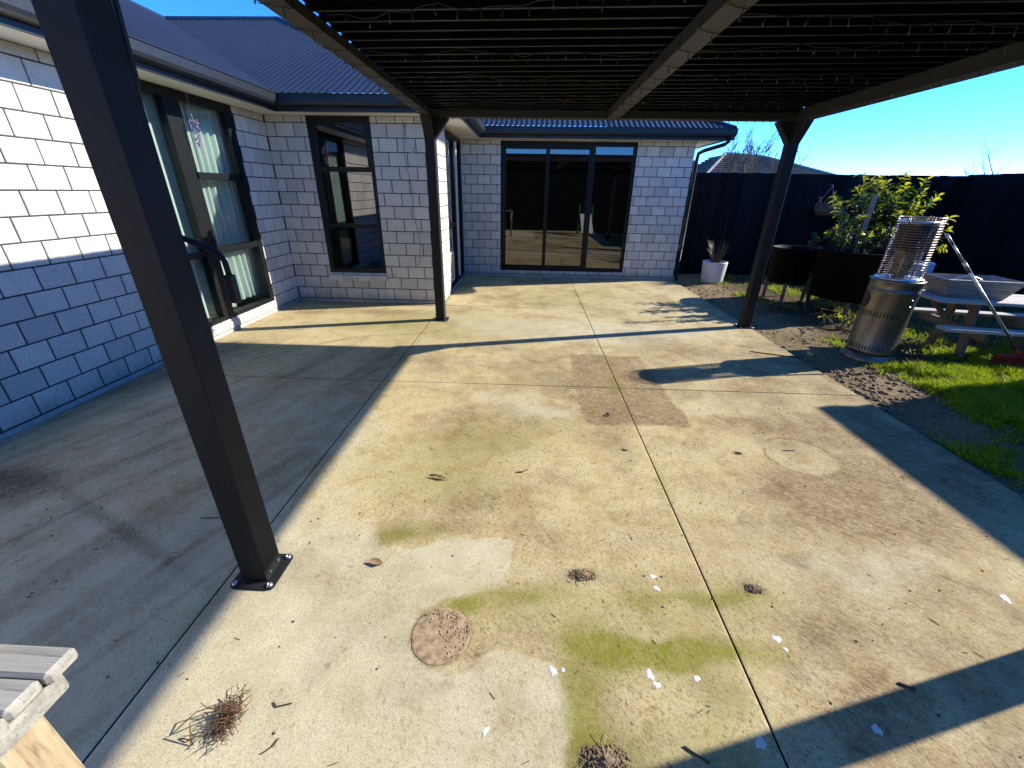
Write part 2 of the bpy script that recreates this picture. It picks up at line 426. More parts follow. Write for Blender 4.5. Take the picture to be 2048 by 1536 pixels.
# ------------------------------------------------------------------ geometry helpers
class MB:
    def __init__(s):
        s.v, s.f, s.mi = [], [], []
    def add(s, vs, fs, mi=0):
        o = len(s.v)
        s.v.extend([tuple(x) for x in vs])
        for f in fs:
            s.f.append(tuple(i + o for i in f))
            s.mi.append(mi)
        return s
    def box(s, x0, x1, y0, y1, z0, z1, mi=0, M=None):
        vs = [Vector(p) for p in ((x0, y0, z0), (x1, y0, z0), (x1, y1, z0), (x0, y1, z0), (x0, y0, z1), (x1, y0, z1), (x1, y1, z1), (x0, y1, z1))]
        if M is not None:
            vs = [M @ v for v in vs]
        fs = [(3, 2, 1, 0), (4, 5, 6, 7), (0, 1, 5, 4), (1, 2, 6, 5), (2, 3, 7, 6), (3, 0, 4, 7)]
        if M is not None and M.determinant() < 0:
            fs = [f[::-1] for f in fs]
        return s.add(vs, fs, mi)
    def bbox(s, x0, x1, y0, y1, z0, z1, b=0.004, mi=0, M=None):
        """box with chamfered edges"""
        bx = min(b, (x1 - x0) * .4, (y1 - y0) * .4, (z1 - z0) * .4)
        c = ((x0 + x1) / 2, (y0 + y1) / 2, (z0 + z1) / 2)
        h = ((x1 - x0) / 2, (y1 - y0) / 2, (z1 - z0) / 2)
        vs, idx = [], {}
        for sx in (-1, 1):
            for sy in (-1, 1):
                for sz in (-1, 1):
                    for ax in range(3):
                        p = [sx * (h[0] - bx), sy * (h[1] - bx), sz * (h[2] - bx)]
                        p[ax] = (sx, sy, sz)[ax] * h[ax]
                        idx[(sx, sy, sz, ax)] = len(vs)
                        q = Vector((p[0] + c[0], p[1] + c[1], p[2] + c[2]))
                        vs.append(M @ q if M is not None else q)
        fs = []
        for ax in range(3):
            a1, a2 = (ax + 1) % 3, (ax + 2) % 3
            for sg in (-1, 1):
                q = []
                for (u, w) in ((-1, -1), (1, -1), (1, 1), (-1, 1)):
                    k = [0, 0, 0]
                    k[ax], k[a1], k[a2] = sg, u, w
                    q.append(idx[(k[0], k[1], k[2], ax)])
                fs.append(tuple(q) if sg > 0 else tuple(reversed(q)))
            for u in (-1, 1):
                for w in (-1, 1):
                    k0, k1 = [0, 0, 0], [0, 0, 0]
                    k0[ax], k1[ax] = -1, 1
                    k0[a1] = k1[a1] = u
                    k0[a2] = k1[a2] = w
                    q = [idx[(*k0, a1)], idx[(*k1, a1)], idx[(*k1, a2)], idx[(*k0, a2)]]
                    fs.append(tuple(q) if u * w < 0 else tuple(reversed(q)))
        for sx in (-1, 1):
            for sy in (-1, 1):
                for sz in (-1, 1):
                    q = [idx[(sx, sy, sz, i)] for i in range(3)]
                    fs.append(tuple(q) if sx * sy * sz > 0 else tuple(reversed(q)))
        if M is not None and M.determinant() < 0:
            fs = [f[::-1] for f in fs]
        return s.add(vs, fs, mi)
    def tube(s, pts, r, n=6, mi=0, caps=True):
        pts = [Vector(p) for p in pts]
        rs = r if isinstance(r, (list, tuple)) else [r] * len(pts)
        vs, fs = [], []
        ref = None
        for i, p in enumerate(pts):
            d = (pts[min(i + 1, len(pts) - 1)] - pts[max(i - 1, 0)])
            if d.length < 1e-9:
                d = Vector((0, 0, 1))
            d.normalize()
            if ref is None:
                ref = Vector((0, 0, 1)) if abs(d.z) < .9 else Vector((1, 0, 0))
            a = d.cross(ref)
            if a.length < 1e-6:
                a = d.orthogonal()
            a.normalize()
            b = d.cross(a).normalized()
            ref = -b if False else a.cross(d)
            for k in range(n):
                t = 2 * math.pi * k / n
                vs.append(p + (a * math.cos(t) + b * math.sin(t)) * rs[i])
        for i in range(len(pts) - 1):
            for k in range(n):
                k2 = (k + 1) % n
                fs.append((i * n + k, (i + 1) * n + k, (i + 1) * n + k2, i * n + k2))
        if caps:
            fs.append(tuple(range(n)))
            fs.append(tuple(reversed([(len(pts) - 1) * n + k for k in range(n)])))
        return s.add(vs, fs, mi)
    def lathe(s, prof, c=(0, 0, 0), n=40, mi=0, sx=1.0, sy=1.0):
        vs, fs = [], []
        for (r, z) in prof:
            for k in range(n):
                t = 2 * math.pi * k / n
                vs.append((c[0] + r * sx * math.cos(t), c[1] + r * sy * math.sin(t), c[2] + z))
        for i in range(len(prof) - 1):
            for k in range(n):
                k2 = (k + 1) % n
                fs.append((i * n + k, i * n + k2, (i + 1) * n + k2, (i + 1) * n + k))
        if prof[0][0] > 1e-4:
            fs.append(tuple(reversed(range(n))))
        if prof[-1][0] > 1e-4:
            fs.append(tuple((len(prof) - 1) * n + k for k in range(n)))
        return s.add(vs, fs, mi)
    def prism(s, poly, z0, z1, mi=0, M=None):
        n = len(poly)
        vs = [Vector((p[0], p[1], z0)) for p in poly] + [Vector((p[0], p[1], z1)) for p in poly]
        if M is not None:
            vs = [M @ v for v in vs]
        fs = [tuple(reversed(range(n))), tuple(range(n, 2 * n))]
        for i in range(n):
            j = (i + 1) % n
            fs.append((i, j, n + j, n + i))
        return s.add(vs, fs, mi)
    def mesh(s, name, mats, smooth=False):
        me = bpy.data.meshes.new(name)
        me.from_pydata(s.v, [], s.f)
        if isinstance(mats, str):
            mats = [mats]
        for mm in mats:
            me.materials.append(MAT[mm])
        if len(mats) > 1:
            me.polygons.foreach_set('material_index', s.mi)
        if smooth:
            me.polygons.foreach_set('use_smooth', [True] * len(s.f))
        me.update()
        return me
    def build(s, name, mats, parent=None, smooth=False):
        return link(name, s.mesh(name, mats, smooth), parent)

def link(name, me, parent=None):
    o = bpy.data.objects.new(name, me)
    COL.objects.link(o)
    if parent is not None:
        o.parent = parent
        o.matrix_parent_inverse = parent_inv(parent)
    return o

def parent_inv(p):
    mw = Matrix.Translation(p.location) @ p.rotation_euler.to_matrix().to_4x4()
    q = p
    while q.parent is not None:
        mw = (Matrix.Translation(q.parent.location) @ q.parent.rotation_euler.to_matrix().to_4x4()) @ mw
        q = q.parent
        if q.parent is None:
            break
    return mw.inverted() if p.parent is None else Matrix.Identity(4)

def tag(o, label=None, cat=None, group=None, kind=None):
    if label: o['label'] = label
    if cat: o['category'] = cat
    if group: o['group'] = group
    if kind: o['kind'] = kind
    return o

def thing(name, label, cat, loc=(0, 0, 0), group=None):
    o = bpy.data.objects.new(name, None)
    o.empty_display_size = 0.1
    o.location = loc
    COL.objects.link(o)
    return tag(o, label, cat, group)

def vnoise(x, y, seed=0):
    xi, yi = np.floor(x).astype(np.int64), np.floor(y).astype(np.int64)
    xf, yf = x - xi, y - yi
    u, v = xf * xf * (3 - 2 * xf), yf * yf * (3 - 2 * yf)
    def h(a, b):
        n = (a * 374761393 + b * 668265263 + seed * 974711) & 0x7fffffff
        n = ((n ^ (n >> 13)) * 1274126177) & 0x7fffffff
        return ((n ^ (n >> 16)) & 0xffff) / 65535.0
    return (h(xi, yi) * (1 - u) + h(xi + 1, yi) * u) * (1 - v) + (h(xi, yi + 1) * (1 - u) + h(xi + 1, yi + 1) * u) * v
def fbm(x, y, f, o=4, seed=0):
    s, a, t = 0, 1.0, 0
    for i in range(o):
        s = s + a * vnoise(x * f, y * f, seed + i * 17)
        t += a
        a *= 0.5
        x, y = x * .799 - y * .602, x * .602 + y * .799
        f *= 2.07
    return s / t

# ------------------------------------------------------------------ ground and lawn
WALL_X, MID_Y, SIDE_X, FAR_Y, END_X = -3.42, 6.04, -1.26, 8.415, 2.85
SLAB_X = 2.845
def ground_h(x, y):
    d = np.clip((x - SLAB_X) / 0.5, 0, 1)
    return -0.035 + 0.05 * d * fbm(x, y, 1.1, 4, 5) + 0.03 * (fbm(x, y, 5, 4, 9) - 0.5) * d
gm = MB()
xs = np.linspace(2.84, 9.0, 155)
ys = np.linspace(0.0, 10.5, 230)
GX, GY = np.meshgrid(xs, ys)
GZ = ground_h(GX, GY)
nx, ny = len(xs), len(ys)
gv = np.stack([GX.ravel(), GY.ravel(), GZ.ravel()], 1)
gf = [(j * nx + i, j * nx + i + 1, (j + 1) * nx + i + 1, (j + 1) * nx + i) for j in range(ny - 1) for i in range(nx - 1)]
gm.add(gv.tolist(), gf)
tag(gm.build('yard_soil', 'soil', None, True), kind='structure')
simple('far_ground', (0.07, 0.085, 0.035), 0.95, var=0.3, scale=3)
fg = MB()
fg.add([(-400, -400, -0.12), (400, -400, -0.12), (400, 600, -0.12), (-400, 600, -0.12)], [(0, 1, 2, 3)])
tag(fg.build('ground', 'far_ground'), kind='structure')

# ------------------------------------------------------------------ patio slabs
def seg_sd(px, py, poly):
    """signed distance to polygon, negative inside"""
    d = np.full(px.shape, 1e9)
    ins = np.zeros(px.shape, bool)
    n = len(poly)
    for i in range(n):
        ax, ay = poly[i]
        bx, by = poly[(i + 1) % n]
        ex, ey = bx - ax, by - ay
        wx, wy = px - ax, py - ay
        t = np.clip((wx * ex + wy * ey) / (ex * ex + ey * ey + 1e-12), 0, 1)
        d = np.minimum(d, np.hypot(wx - ex * t, wy - ey * t))
        c = ((ay > py) != (by > py)) & (px < (bx - ax) * (py - ay) / (by - ay + 1e-12) + ax)
        ins ^= c
    return np.where(ins, -d, d)
def sstep(a, b, x):
    t = np.clip((x - a) / (b - a), 0, 1)
    return t * t * (3 - 2 * t)

def stain(x, y):
    wx = x + 0.10 * (fbm(x, y, 6, 4, 1) - 0.5)
    wy = y + 0.10 * (fbm(x, y, 6, 4, 2) - 0.5)
    vx = x + 0.35 * (fbm(x, y, 2, 4, 3) - 0.5)
    vy = y + 0.35 * (fbm(x, y, 2, 4, 4) - 0.5)
    n1 = fbm(x, y, 3, 5, 6)
    n2 = fbm(x, y, 9, 4, 7)
    n3 = fbm(x, y, 30, 3, 8)
    def blob(cx, cy, rx, ry=None, soft=0.5, w=1.0, X=None, Y=None):
        ry = ry or rx
        X = wx if X is None else X
        Y = wy if Y is None else Y
        d = np.hypot((X - cx) / rx, (Y - cy) / ry)
        return w * (1 - sstep(1 - soft, 1 + soft, d))
    P = np.zeros_like(x); B = P.copy(); G = P.copy(); D = P.copy()
    # scrubbed pale concrete, bottom left, with its wandering edge
    p1 = [(-4, -2), (.16, -2), (.16, .62), (.19, .80), (.13, .93), (.02, .955), (-.09, .96), (-.17, .93), (-.30, .90), (-.42, 1.0), (-.40, 1.10), (-.30, 1.17), (-.20, 1.195), (-.06, 1.23), (-.03, 1.32), (-.04, 1.48), (-.28, 1.52), (-.50, 1.42), (-.68, 1.44), (-.74, 1.62), (-.82, 2.0), (-.95, 2.6), (-1.26, 3.1), (-4, 3.3)]
    sx = x + 0.05 * (fbm(x, y, 9, 3, 31) - .5)
    sy = y + 0.05 * (fbm(x, y, 9, 3, 32) - .5)
    sd = seg_sd(sx, sy, p1)
    soft = sstep(1.35, 1.7, y)
    P += (1 - sstep(-0.012, 0.012, sd)) * (1 - soft) + (1 - sstep(-.22, .10, sd + .25 * (fbm(x, y, 4, 4, 33) - .5))) * soft * .6
    rim = np.exp(-(sd / 0.02) ** 2) * (x > -1.1) * (y < 1.7)
    P *= 1 - 0.35 * sstep(.45, .7, n1)
    P += blob(.75, 4.9, 1.1, .5, .7, .8, vx, vy) + blob(-.6, 5.1, .6, .35, .7, .6, vx, vy) + blob(.18, 2.78, .22, .10, .8, .8, vx, vy) + blob(-.1, 2.95, .4, .2, .8, .45, vx, vy) + blob(2.1, 4.9, .8, .2, .8, .4, vx, vy)
    P += blob(1.55, 1.45, .42, .12, .8, .7, vx, vy) + blob(.9, .45, .5, .12, .8, .5, vx, vy) + blob(1.35, 2.9, .5, .12, .8, .5, vx, vy)
    # algae
    G += blob(.40, .99, .12, .05, .7, .75) + blob(.57, .97, .11, .055, .7, .8) + blob(.72, 1.0, .12, .045, .8, .65) + blob(.27, 1.03, .09, .06, .8, .55) + blob(.9, .99, .1, .04, .8, .5)
    G += blob(.52, 1.205, .1, .035, .9, .5) + blob(.78, 1.22, .14, .035, .9, .6) + blob(.95, 1.25, .1, .03, .9, .45)
    G += blob(-.24, 1.145, .085, .045, .7, .75) + blob(-.08, 1.20, .12, .04, .8, .5) + blob(.1, 1.24, .12, .05, .8, .4) + blob(.22, .78, .07, .2, .7, .5) + blob(.33, .66, .16, .08, .9, .5)
    G += blob(-.62, 1.48, .09, .05, .7, .65) + blob(-.5, 1.52, .16, .06, .8, .4) + blob(-.5, 2.2, .4, .25, .9, .30) + blob(-.1, 2.45, .35, .2, .9, .25) + blob(-.45, 1.9, .3, .15, .9, .3)
    G += .34 * sstep(.12, .20, wx) * (1 - sstep(.85, 1.15, y + .3 * (n1 - .5))) * (1 - sstep(.7, 1.0, x)) * sstep(.30, .62, n1) + blob(.1, 1.16, .5, .12, .9, .25, vx, vy) + blob(.85, 1.15, .35, .12, .9, .22, vx, vy)
    G += blob(.36, .97, .2, .07, .8, .35, vx, vy) + blob(.62, .99, .2, .06, .8, .3, vx, vy)
    G += np.exp(-((x - .805) / .05) ** 2) * sstep(.5, .68, n1) * .5 + np.exp(-((x + 1.255) / .04) ** 2) * sstep(.5, .65, n1) * .35
    G += blob(-1.0, 5.0, .9, .5, .9, .30, vx, vy) + blob(-1.9, 5.0, .6, .25, .9, .30, vx, vy) + blob(.4, 6.7, 1.2, .5, .9, .25, vx, vy)
    # tan channel right of the scrubbed edge
    B += .20 * (1 - sstep(0, .5, sd)) * (sd > 0) * (y < 1.6)
    # old mat print
    mat_sd = seg_sd(x + .05 * (n2 - .5) + .03 * (n3 - .5), y + .05 * (fbm(x, y, 11, 3, 71) - .5) + .03 * (n3 - .5), [(.455, 4.06), (1.16, 4.06), (1.22, 2.66), (.46, 2.64)])
    ins = (1 - sstep(-.015, .02, mat_sd)) * (.80 + .5 * sstep(.35, .6, n1))
    edge = np.exp(-((x - .56) / .07) ** 2) * (.55 + .5 * n1) + np.exp(-((y - 2.72) / .07) ** 2) * .5 + np.exp(-((y - 4.0) / .06) ** 2) * .35
    P = P * (1 - .9 * ins)
    B += ins * (.66 + .55 * n1 + .75 * edge * n2 * 1.6) * (1 - .55 * sstep(.95, 1.2, x) * sstep(2.9, 3.6, y))
    B += (1 - sstep(-.01, .02, seg_sd(wx, wy, [(.36, 2.7), (.46, 2.7), (.45, 4.06), (.30, 4.06)]))) * .18
    B += blob(.08, 3.6, .40, .5, .7, .30, vx, vy) + blob(.62, 4.4, .18, .16, .8, .35) + blob(-.2, 2.6, .4, .3, .8, .22, vx, vy)
    # brown wash on the right half
    rightw = sstep(.8, 1.2, x)
    B += rightw * (.14 + .42 * sstep(.42, .66, fbm(x, y, 1.6, 4, 21))) * (y < 5) * (1 - P * .6)
    B += .34 * sstep(.50, .72, fbm(x, y, 4.5, 5, 22)) * (1 - P) * (x > -1.25) + .30 * sstep(.50, .66, fbm(x, y, 1.9, 5, 25)) * (1 - .6 * P) * (x > -1.25)
    D += .30 * sstep(.56, .72, fbm(x, y, 3.1, 6, 27)) * (x > -1.25) * (1 - .5 * P)
    B += blob(1.95, 1.9, .5, .25, .8, .35, vx, vy) + blob(2.15, 2.6, .35, .4, .9, .3, vx, vy) + blob(1.7, 1.95, .35, .12, .8, .4, vx, vy) + blob(1.15, 1.12, .22, .06, .8, .55) + blob(1.35, 1.0, .1, .12, .8, .4)
    B += blob(1.35, 5.3, .12, .2, .7, .55) + blob(1.75, 5.25, .16, .2, .8, .4) + blob(1.55, 2.75, .3, .06, .9, .4)
    B += blob(-1.75, 5.5, .42, .16, .7, .75) + blob(-2.5, 5.55, .6, .16, .8, .55, vx, vy) + blob(-3.0, 5.35, .25, .2, .8, .45) + blob(-2.6, 5.93, .9, .1, .7, .7) + blob(-1.6, 5.95, .4, .06, .8, .6)
    B += blob(-.02, 1.9, .25, .12, .8, .3) + blob(-.25, 1.72, .22, .09, .8, .4, vx, vy) + blob(-.32, 1.62, .1, .12, .8, .35) + blob(-.25, 1.32, .1, .05, .8, .12)
    B += blob(.27, .82, .06, .2, .9, .35) + blob(.7, .86, .12, .05, .9, .35)
    # planter ring prints
    dr = np.hypot((wx - 1.80) / .205, (y - 2.32) / .205)
    B = B * (1 - .8 * (dr < 1)) + .24 * (dr < 1) + .9 * np.exp(-((dr - 1.03) / .05) ** 2) * sstep(.25, .5, n2)
    D += .35 * np.exp(-((dr - 1.04) / .04) ** 2) * sstep(.4, .6, n2)
    P = P * (1 - .9 * (dr < 1.02))
    dd = np.hypot(x - -.29, y - 1.01)
    B = np.where(dd < .112, .42 + .75 * n2 * n1 * 1.4 * sstep(-.36, -.28, x), B)
    P = np.where(dd < .112, 0, P); G = np.where(dd < .112, 0, G)
    D += .8 * np.exp(-((dd - .113) / .006) ** 2) * sstep(.2, .4, n2)
    d2 = np.hypot(x - -.235, y - .985)
    B += np.where((d2 < .115) & (dd > .112), .12, 0)
    P = np.where(d2 < .115, 0, P)
    D += .4 * np.exp(-((d2 - .115) / .006) ** 2) * (dd > .114) * sstep(.3, .5, n2)
    B += np.exp(-((d2 - .14) / .03) ** 2) * .3 * (y < .95) * sstep(.4, .6, n2)
    # damp grey patches
    for cx, cy, r, w in ((1.29, 1.46, .055, .42), (1.12, 1.02, .085, .34), (1.17, 1.70, .07, .30), (1.38, 1.72, .06, .25), (.98, .93, .05, .3)):
        D += w * (1 - sstep(.85, 1.0, np.hypot(wx - cx, (wy - cy) * 1.05) / r))
    # dirt around the clods
    D += blob(.28, 1.31, .10, .035, .8, .6) + blob(1.01, 1.28, .06, .04, .8, .6) + blob(.27, .64, .10, .06, .8, .7) + blob(1.30, .62, .05, .06, .7, .5) + blob(2.04, 1.22, .05, .08, .8, .4)
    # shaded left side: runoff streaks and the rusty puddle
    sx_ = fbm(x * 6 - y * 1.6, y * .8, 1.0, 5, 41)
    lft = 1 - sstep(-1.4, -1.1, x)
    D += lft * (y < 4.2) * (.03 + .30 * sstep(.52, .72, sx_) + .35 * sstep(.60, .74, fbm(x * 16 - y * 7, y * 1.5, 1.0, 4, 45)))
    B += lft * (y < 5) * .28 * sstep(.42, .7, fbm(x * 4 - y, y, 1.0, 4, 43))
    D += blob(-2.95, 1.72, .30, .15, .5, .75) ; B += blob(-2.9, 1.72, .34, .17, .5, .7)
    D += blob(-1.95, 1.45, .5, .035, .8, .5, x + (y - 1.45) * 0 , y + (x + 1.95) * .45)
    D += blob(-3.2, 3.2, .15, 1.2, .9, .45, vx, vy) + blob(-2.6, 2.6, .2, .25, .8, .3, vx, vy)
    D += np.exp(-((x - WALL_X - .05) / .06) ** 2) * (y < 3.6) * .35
    # crack-like drain stain
    for k in range(3):
        px = -2.35 + .55 * k
        ln = np.abs((y - (4.05 + .35 * k)) - .62 * (x - px) + .12 * np.sin(4 * x))
        D += np.exp(-(ln / .02) ** 2) * (np.abs(x - px) < .42) * .45 * n2 * 1.6
    # little dark specks
    sp = vnoise(x * 33, y * 33, 77)
    D += (sp > .955) * .55 * (n1 > .42)
    # edge grime of the slab
    D += np.exp(-((x - SLAB_X) / .05) ** 2) * .5 * n2 + np.exp(-((y - FAR_Y) / .06) ** 2) * .3
    B += np.exp(-((x - SLAB_X) / .25) ** 2) * .35 * n1 * (y > 2.5)
    return np.clip(np.stack([B, G, P, D], -1), 0, 1)

XJ = [WALL_X, -1.256, .812, SLAB_X]
YJ = [-2.6, .40, 3.275, 5.96, FAR_Y]
GAP = .0032
for i in range(3):
    for j in range(4):
        x0, x1 = XJ[i] + (GAP if i else 0), XJ[i + 1] - (GAP if i < 2 else 0)
        y0, y1 = YJ[j] + (GAP if j else 0), YJ[j + 1] - (GAP if j < 3 else 0)
        if i == 0 and j == 3:
            y1 = MID_Y
        st = .05 if j == 0 else (.011 if j == 1 else .018)
        nx, ny = max(2, int((x1 - x0) / st)), max(2, int((y1 - y0) / st))
        ax = np.concatenate([[x0], np.linspace(x0 + .003, x1 - .003, nx), [x1]])
        ay = np.concatenate([[y0], np.linspace(y0 + .003, y1 - .003, ny), [y1]])
        nx += 2; ny += 2
        X, Y = np.meshgrid(ax, ay)
        Z = .0016 * (fbm(X, Y, 1.5, 3, 60 + i + 3 * j) - .5)
        Z[0, :] -= .0008; Z[-1, :] -= .0008; Z[:, 0] -= .0008; Z[:, -1] -= .0008
        n = nx * ny
        V = np.stack([X.ravel(), Y.ravel(), Z.ravel()], 1)
        ii, jj = np.meshgrid(np.arange(nx - 1), np.arange(ny - 1))
        b = (jj * nx + ii).ravel()
        F = np.stack([b, b + 1, b + nx + 1, b + nx], 1)
        # skirt
        ring = list(range(nx)) + [k * nx + nx - 1 for k in range(1, ny)] + [(ny - 1) * nx + k for k in range(nx - 2, -1, -1)] + [k * nx for k in range(ny - 2, 0, -1)]
        low = V[ring].copy(); low[:, 2] = -.11
        V = np.concatenate([V, low])
        rl = len(ring)
        S = np.array([(ring[k], n + k, n + (k + 1) % rl, ring[(k + 1) % rl]) for k in range(rl)])
        F = np.concatenate([F, S])
        me = bpy.data.meshes.new('concrete_slab')
        me.vertices.add(len(V)); me.vertices.foreach_set('co', V.ravel())
        me.loops.add(F.size); me.loops.foreach_set('vertex_index', F.ravel().astype(np.int32))
        me.polygons.add(len(F)); me.polygons.foreach_set('loop_start', np.arange(0, F.size, 4, dtype=np.int32))
        me.update(calc_edges=True)
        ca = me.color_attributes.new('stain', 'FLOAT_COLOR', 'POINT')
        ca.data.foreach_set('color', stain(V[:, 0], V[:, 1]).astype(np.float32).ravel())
        me.materials.append(MAT['concrete'])
        me.materials.append(MAT['joint_dirt'])
        me.polygons.foreach_set('material_index', np.concatenate([np.zeros(len(F) - rl, np.int32), np.ones(rl, np.int32)]))
        if i == 0 and j == 0:
            patio = bpy.data.objects.new('patio', None)
            COL.objects.link(patio)
            tag(patio, kind='structure')
        link('concrete_slab', me, patio)
jb = MB()
jb.box(WALL_X, SLAB_X - .01, -2.6, MID_Y, -.10, -.012).box(SIDE_X, SLAB_X - .01, MID_Y, FAR_Y, -.10, -.0125)
jb.build('joint_fill', 'dirt_clod', patio)

# ------------------------------------------------------------------ house
SOFF = 2.372
BASE = .046
CRS = .1605
MOD = .24
house = thing('house', 'single storey pale block house with dark corrugated roof wrapped round the patio', 'house', (-1.26, 6.04, 0))

def frame_M(p, u, n):
    """local (u along wall, z up, n outward) -> world"""
    return Matrix(((u[0], n[0], 0, p[0]), (u[1], n[1], 0, p[1]), (0, 0, 1, 0), (0, 0, 0, 1)))

def brick_mesh(w, h, d=.06, c=.004):
    a, b = w / 2, h / 2
    vs = [(-a, -d, -b), (a, -d, -b), (a, -d, b), (-a, -d, b),
          (-a, -c, -b), (a, -c, -b), (a, -c, b), (-a, -c, b),
          (-a + c, 0, -b + c), (a - c, 0, -b + c), (a - c, 0, b - c), (-a + c, 0, b - c)]
    fs = [(11, 10, 9, 8)]
    for i in range(4):
        j = (i + 1) % 4
        fs.append((4 + j, 4 + i, i, j)[::-1] if False else (i, 4 + i, 4 + j, j))
        fs.append((4 + i, 8 + i, 8 + j, 4 + j))
    return vs, fs
BR = {}
def wall(p, u, n, u0, u1, openings, phase, vis=lambda u, z: True, z1=SOFF, ms=0.0):
    """brick veneer wall; local y = outward. openings: (u0,u1,z0,z1)"""
    M = frame_M(p, u, n)
    mb = MB()
    us = sorted({u0, u1} | {o[0] for o in openings} | {o[1] for o in openings})
    for a, b in zip(us[:-1], us[1:]):
        zs = [(0.0, z1)]
        for o in openings:
            if o[0] <= a + 1e-6 and o[1] >= b - 1e-6:
                nz = []
                for (s, e) in zs:
                    if o[2] > s: nz.append((s, min(e, o[2])))
                    if o[3] < e: nz.append((max(s, o[3]), e))
                zs = nz
        for s, e in zs:
            if e - s > .005:
                mb.box(max(a, u0 + ms), b, -.15, -.005, s, e, 0, M)
    w = mb.build('wall', 'mortar', house)
    fb = MB()
    fus = [(u0, u1)]
    for o in openings:
        if o[2] < .03:
            fus = [q for (s, e) in fus for q in ((s, min(e, o[0])), (max(s, o[1]), e)) if q[1] - q[0] > .01]
    for s, e in fus:
        fb.box(max(s, u0 + ms), e, -.05, -.002, 0.0, BASE - .006, 0, M)
    fb.build('footing', 'footing', w)
    rest = MB()
    k = 0
    z = BASE
    while z < z1 - .02:
        za, zb = z + .005, min(z + CRS - .005, z1 - .004)
        off = phase + (MOD / 2 if k % 2 else 0)
        st = math.floor((u0 - off) / MOD) * MOD + off
        while st < u1:
            rects = [(max(st + .005, u0), min(st + MOD - .005, u1), za, zb)]
            for o in openings:
                nr = []
                for (a, b, c, d) in rects:
                    if o[1] <= a or o[0] >= b or o[3] <= c or o[2] >= d:
                        nr.append((a, b, c, d)); continue
                    if a < o[0]: nr.append((a, o[0] - .002, c, d))
                    if b > o[1]: nr.append((o[1] + .002, b, c, d))
                    if c < o[2]: nr.append((max(a, o[0]), min(b, o[1]), c, o[2] - .002))
                    if d > o[3]: nr.append((max(a, o[0]), min(b, o[1]), o[3] + .002, d))
                rects = nr
            for (a, b, c, d) in rects:
                if b - a < .012 or d - c < .012:
                    continue
                cu, cz = (a + b) / 2, (c + d) / 2
                jit = random.uniform(-.0012, .0012)
                vs, fs = brick_mesh(b - a, d - c)
                if vis(cu, cz):
                    key = (round(b - a, 4), round(d - c, 4))
                    if key not in BR:
                        BR[key] = MB().add(vs, fs).mesh('brick', 'pale_block')
                    o = bpy.data.objects.new('brick', BR[key])
                    COL.objects.link(o)
                    o.parent = w
                    o.matrix_basis = M @ Matrix.Translation((cu, jit, cz))
                else:
                    rest.add([M @ Vector((v[0] + cu, v[1] + jit, v[2] + cz)) for v in vs], fs)
            st += MOD
        z += CRS
        k += 1
    if rest.v:
        tag(rest.build('brick_course', 'pale_block', w), kind='stuff')
    return w

# link() for children of house: the wall meshes are in world coordinates
LW_WIN = (3.72, 5.41, .155, SOFF - .01)
MW_WIN = (-2.885, -2.065, .43, SOFF - .012)
SD_WIN = (6.80, 8.30, .06, SOFF - .03)
FW_WIN = (-.565, 1.85, .118, SOFF - .02)
wall_l = wall((WALL_X, 0), (0, 1), (1, 0), -3.0, MID_Y, [LW_WIN], .026, lambda u, z: (1.5 < u < 3.5) or u > 5.4 or (u > 4.1 and z < .2))
wall_m = wall((0, MID_Y), (1, 0), (0, -1), WALL_X, SIDE_X, [MW_WIN], WALL_X)
wall_s = wall((SIDE_X, 0), (0, 1), (1, 0), MID_Y, FAR_Y, [SD_WIN], MID_Y, lambda u, z: u < 6.9, ms=.012)
wall_f = wall((0, FAR_Y), (1, 0), (0, -1), SIDE_X, END_X, [FW_WIN], END_X)
wall_e = wall((END_X, 0), (0, 1), (1, 0), FAR_Y, 13.0, [], FAR_Y, lambda u, z: False, ms=.012)

# sill bricks laid on a slope under the windows
def sills(n, u0, u1, p, u, nn, zt, out, parent):
    M = frame_M(p, u, nn)
    w = (u1 - u0) / n
    for k in range(n):
        b = MB()
        a, c = u0 + k * w + .004, u0 + (k + 1) * w - .004
        vs = [(a, -.07, zt - .075), (c, -.07, zt - .075), (c, -.07, zt), (a, -.07, zt), (a, out, zt - .10), (c, out, zt - .10), (c, out, zt - .028), (a, out, zt - .028)]
        b.add([M @ Vector(v) for v in vs], [(0, 1, 2, 3), (7, 6, 5, 4), (3, 2, 6, 7), (4, 5, 1, 0), (1, 5, 6, 2), (4, 0, 3, 7)])
        b.build('sill_brick', 'pale_block', parent)
sills(4, -2.90, -2.05, (0, MID_Y), (1, 0), (0, -1), .425, .045, wall_m)
sills(7, 3.72, 5.41, (WALL_X, 0), (0, 1), (1, 0), .152, .012, wall_l)

def window(p, u, n, op, bars, panes, glassmat='window_glass', inset=.012, fr=.055, name='window'):
    """bars: (u0,u1,z0,z1,front) solid members; panes: (u0,u1,z0,z1)"""
    M = frame_M(p, u, n)
    f = MB()
    a, b, c, d = op
    f.bbox(a, a + fr, -.10, -inset, c, d, .003, 0, M).bbox(b - fr, b, -.10, -inset, c, d, .003, 0, M)
    f.bbox(a + fr, b - fr, -.10, -inset - .001, d - fr * 1.3, d, .003, 0, M).bbox(a + fr, b - fr, -.10, -inset + .004, c, c + fr * .8, .003, 0, M)
    w = f.build(name, 'window_metal', house)
    for q in bars:
        MB().bbox(q[0], q[1], -.085, q[4], q[2], q[3], .003, 0, M).build(q[5] if len(q) > 5 else 'glazing_bar', 'window_metal', w)
    for q in panes:
        MB().box(q[0], q[1], -.060, -.056, q[2], q[3], 0, M).build('pane', glassmat, w)
    return w
a, b, c, d = LW_WIN
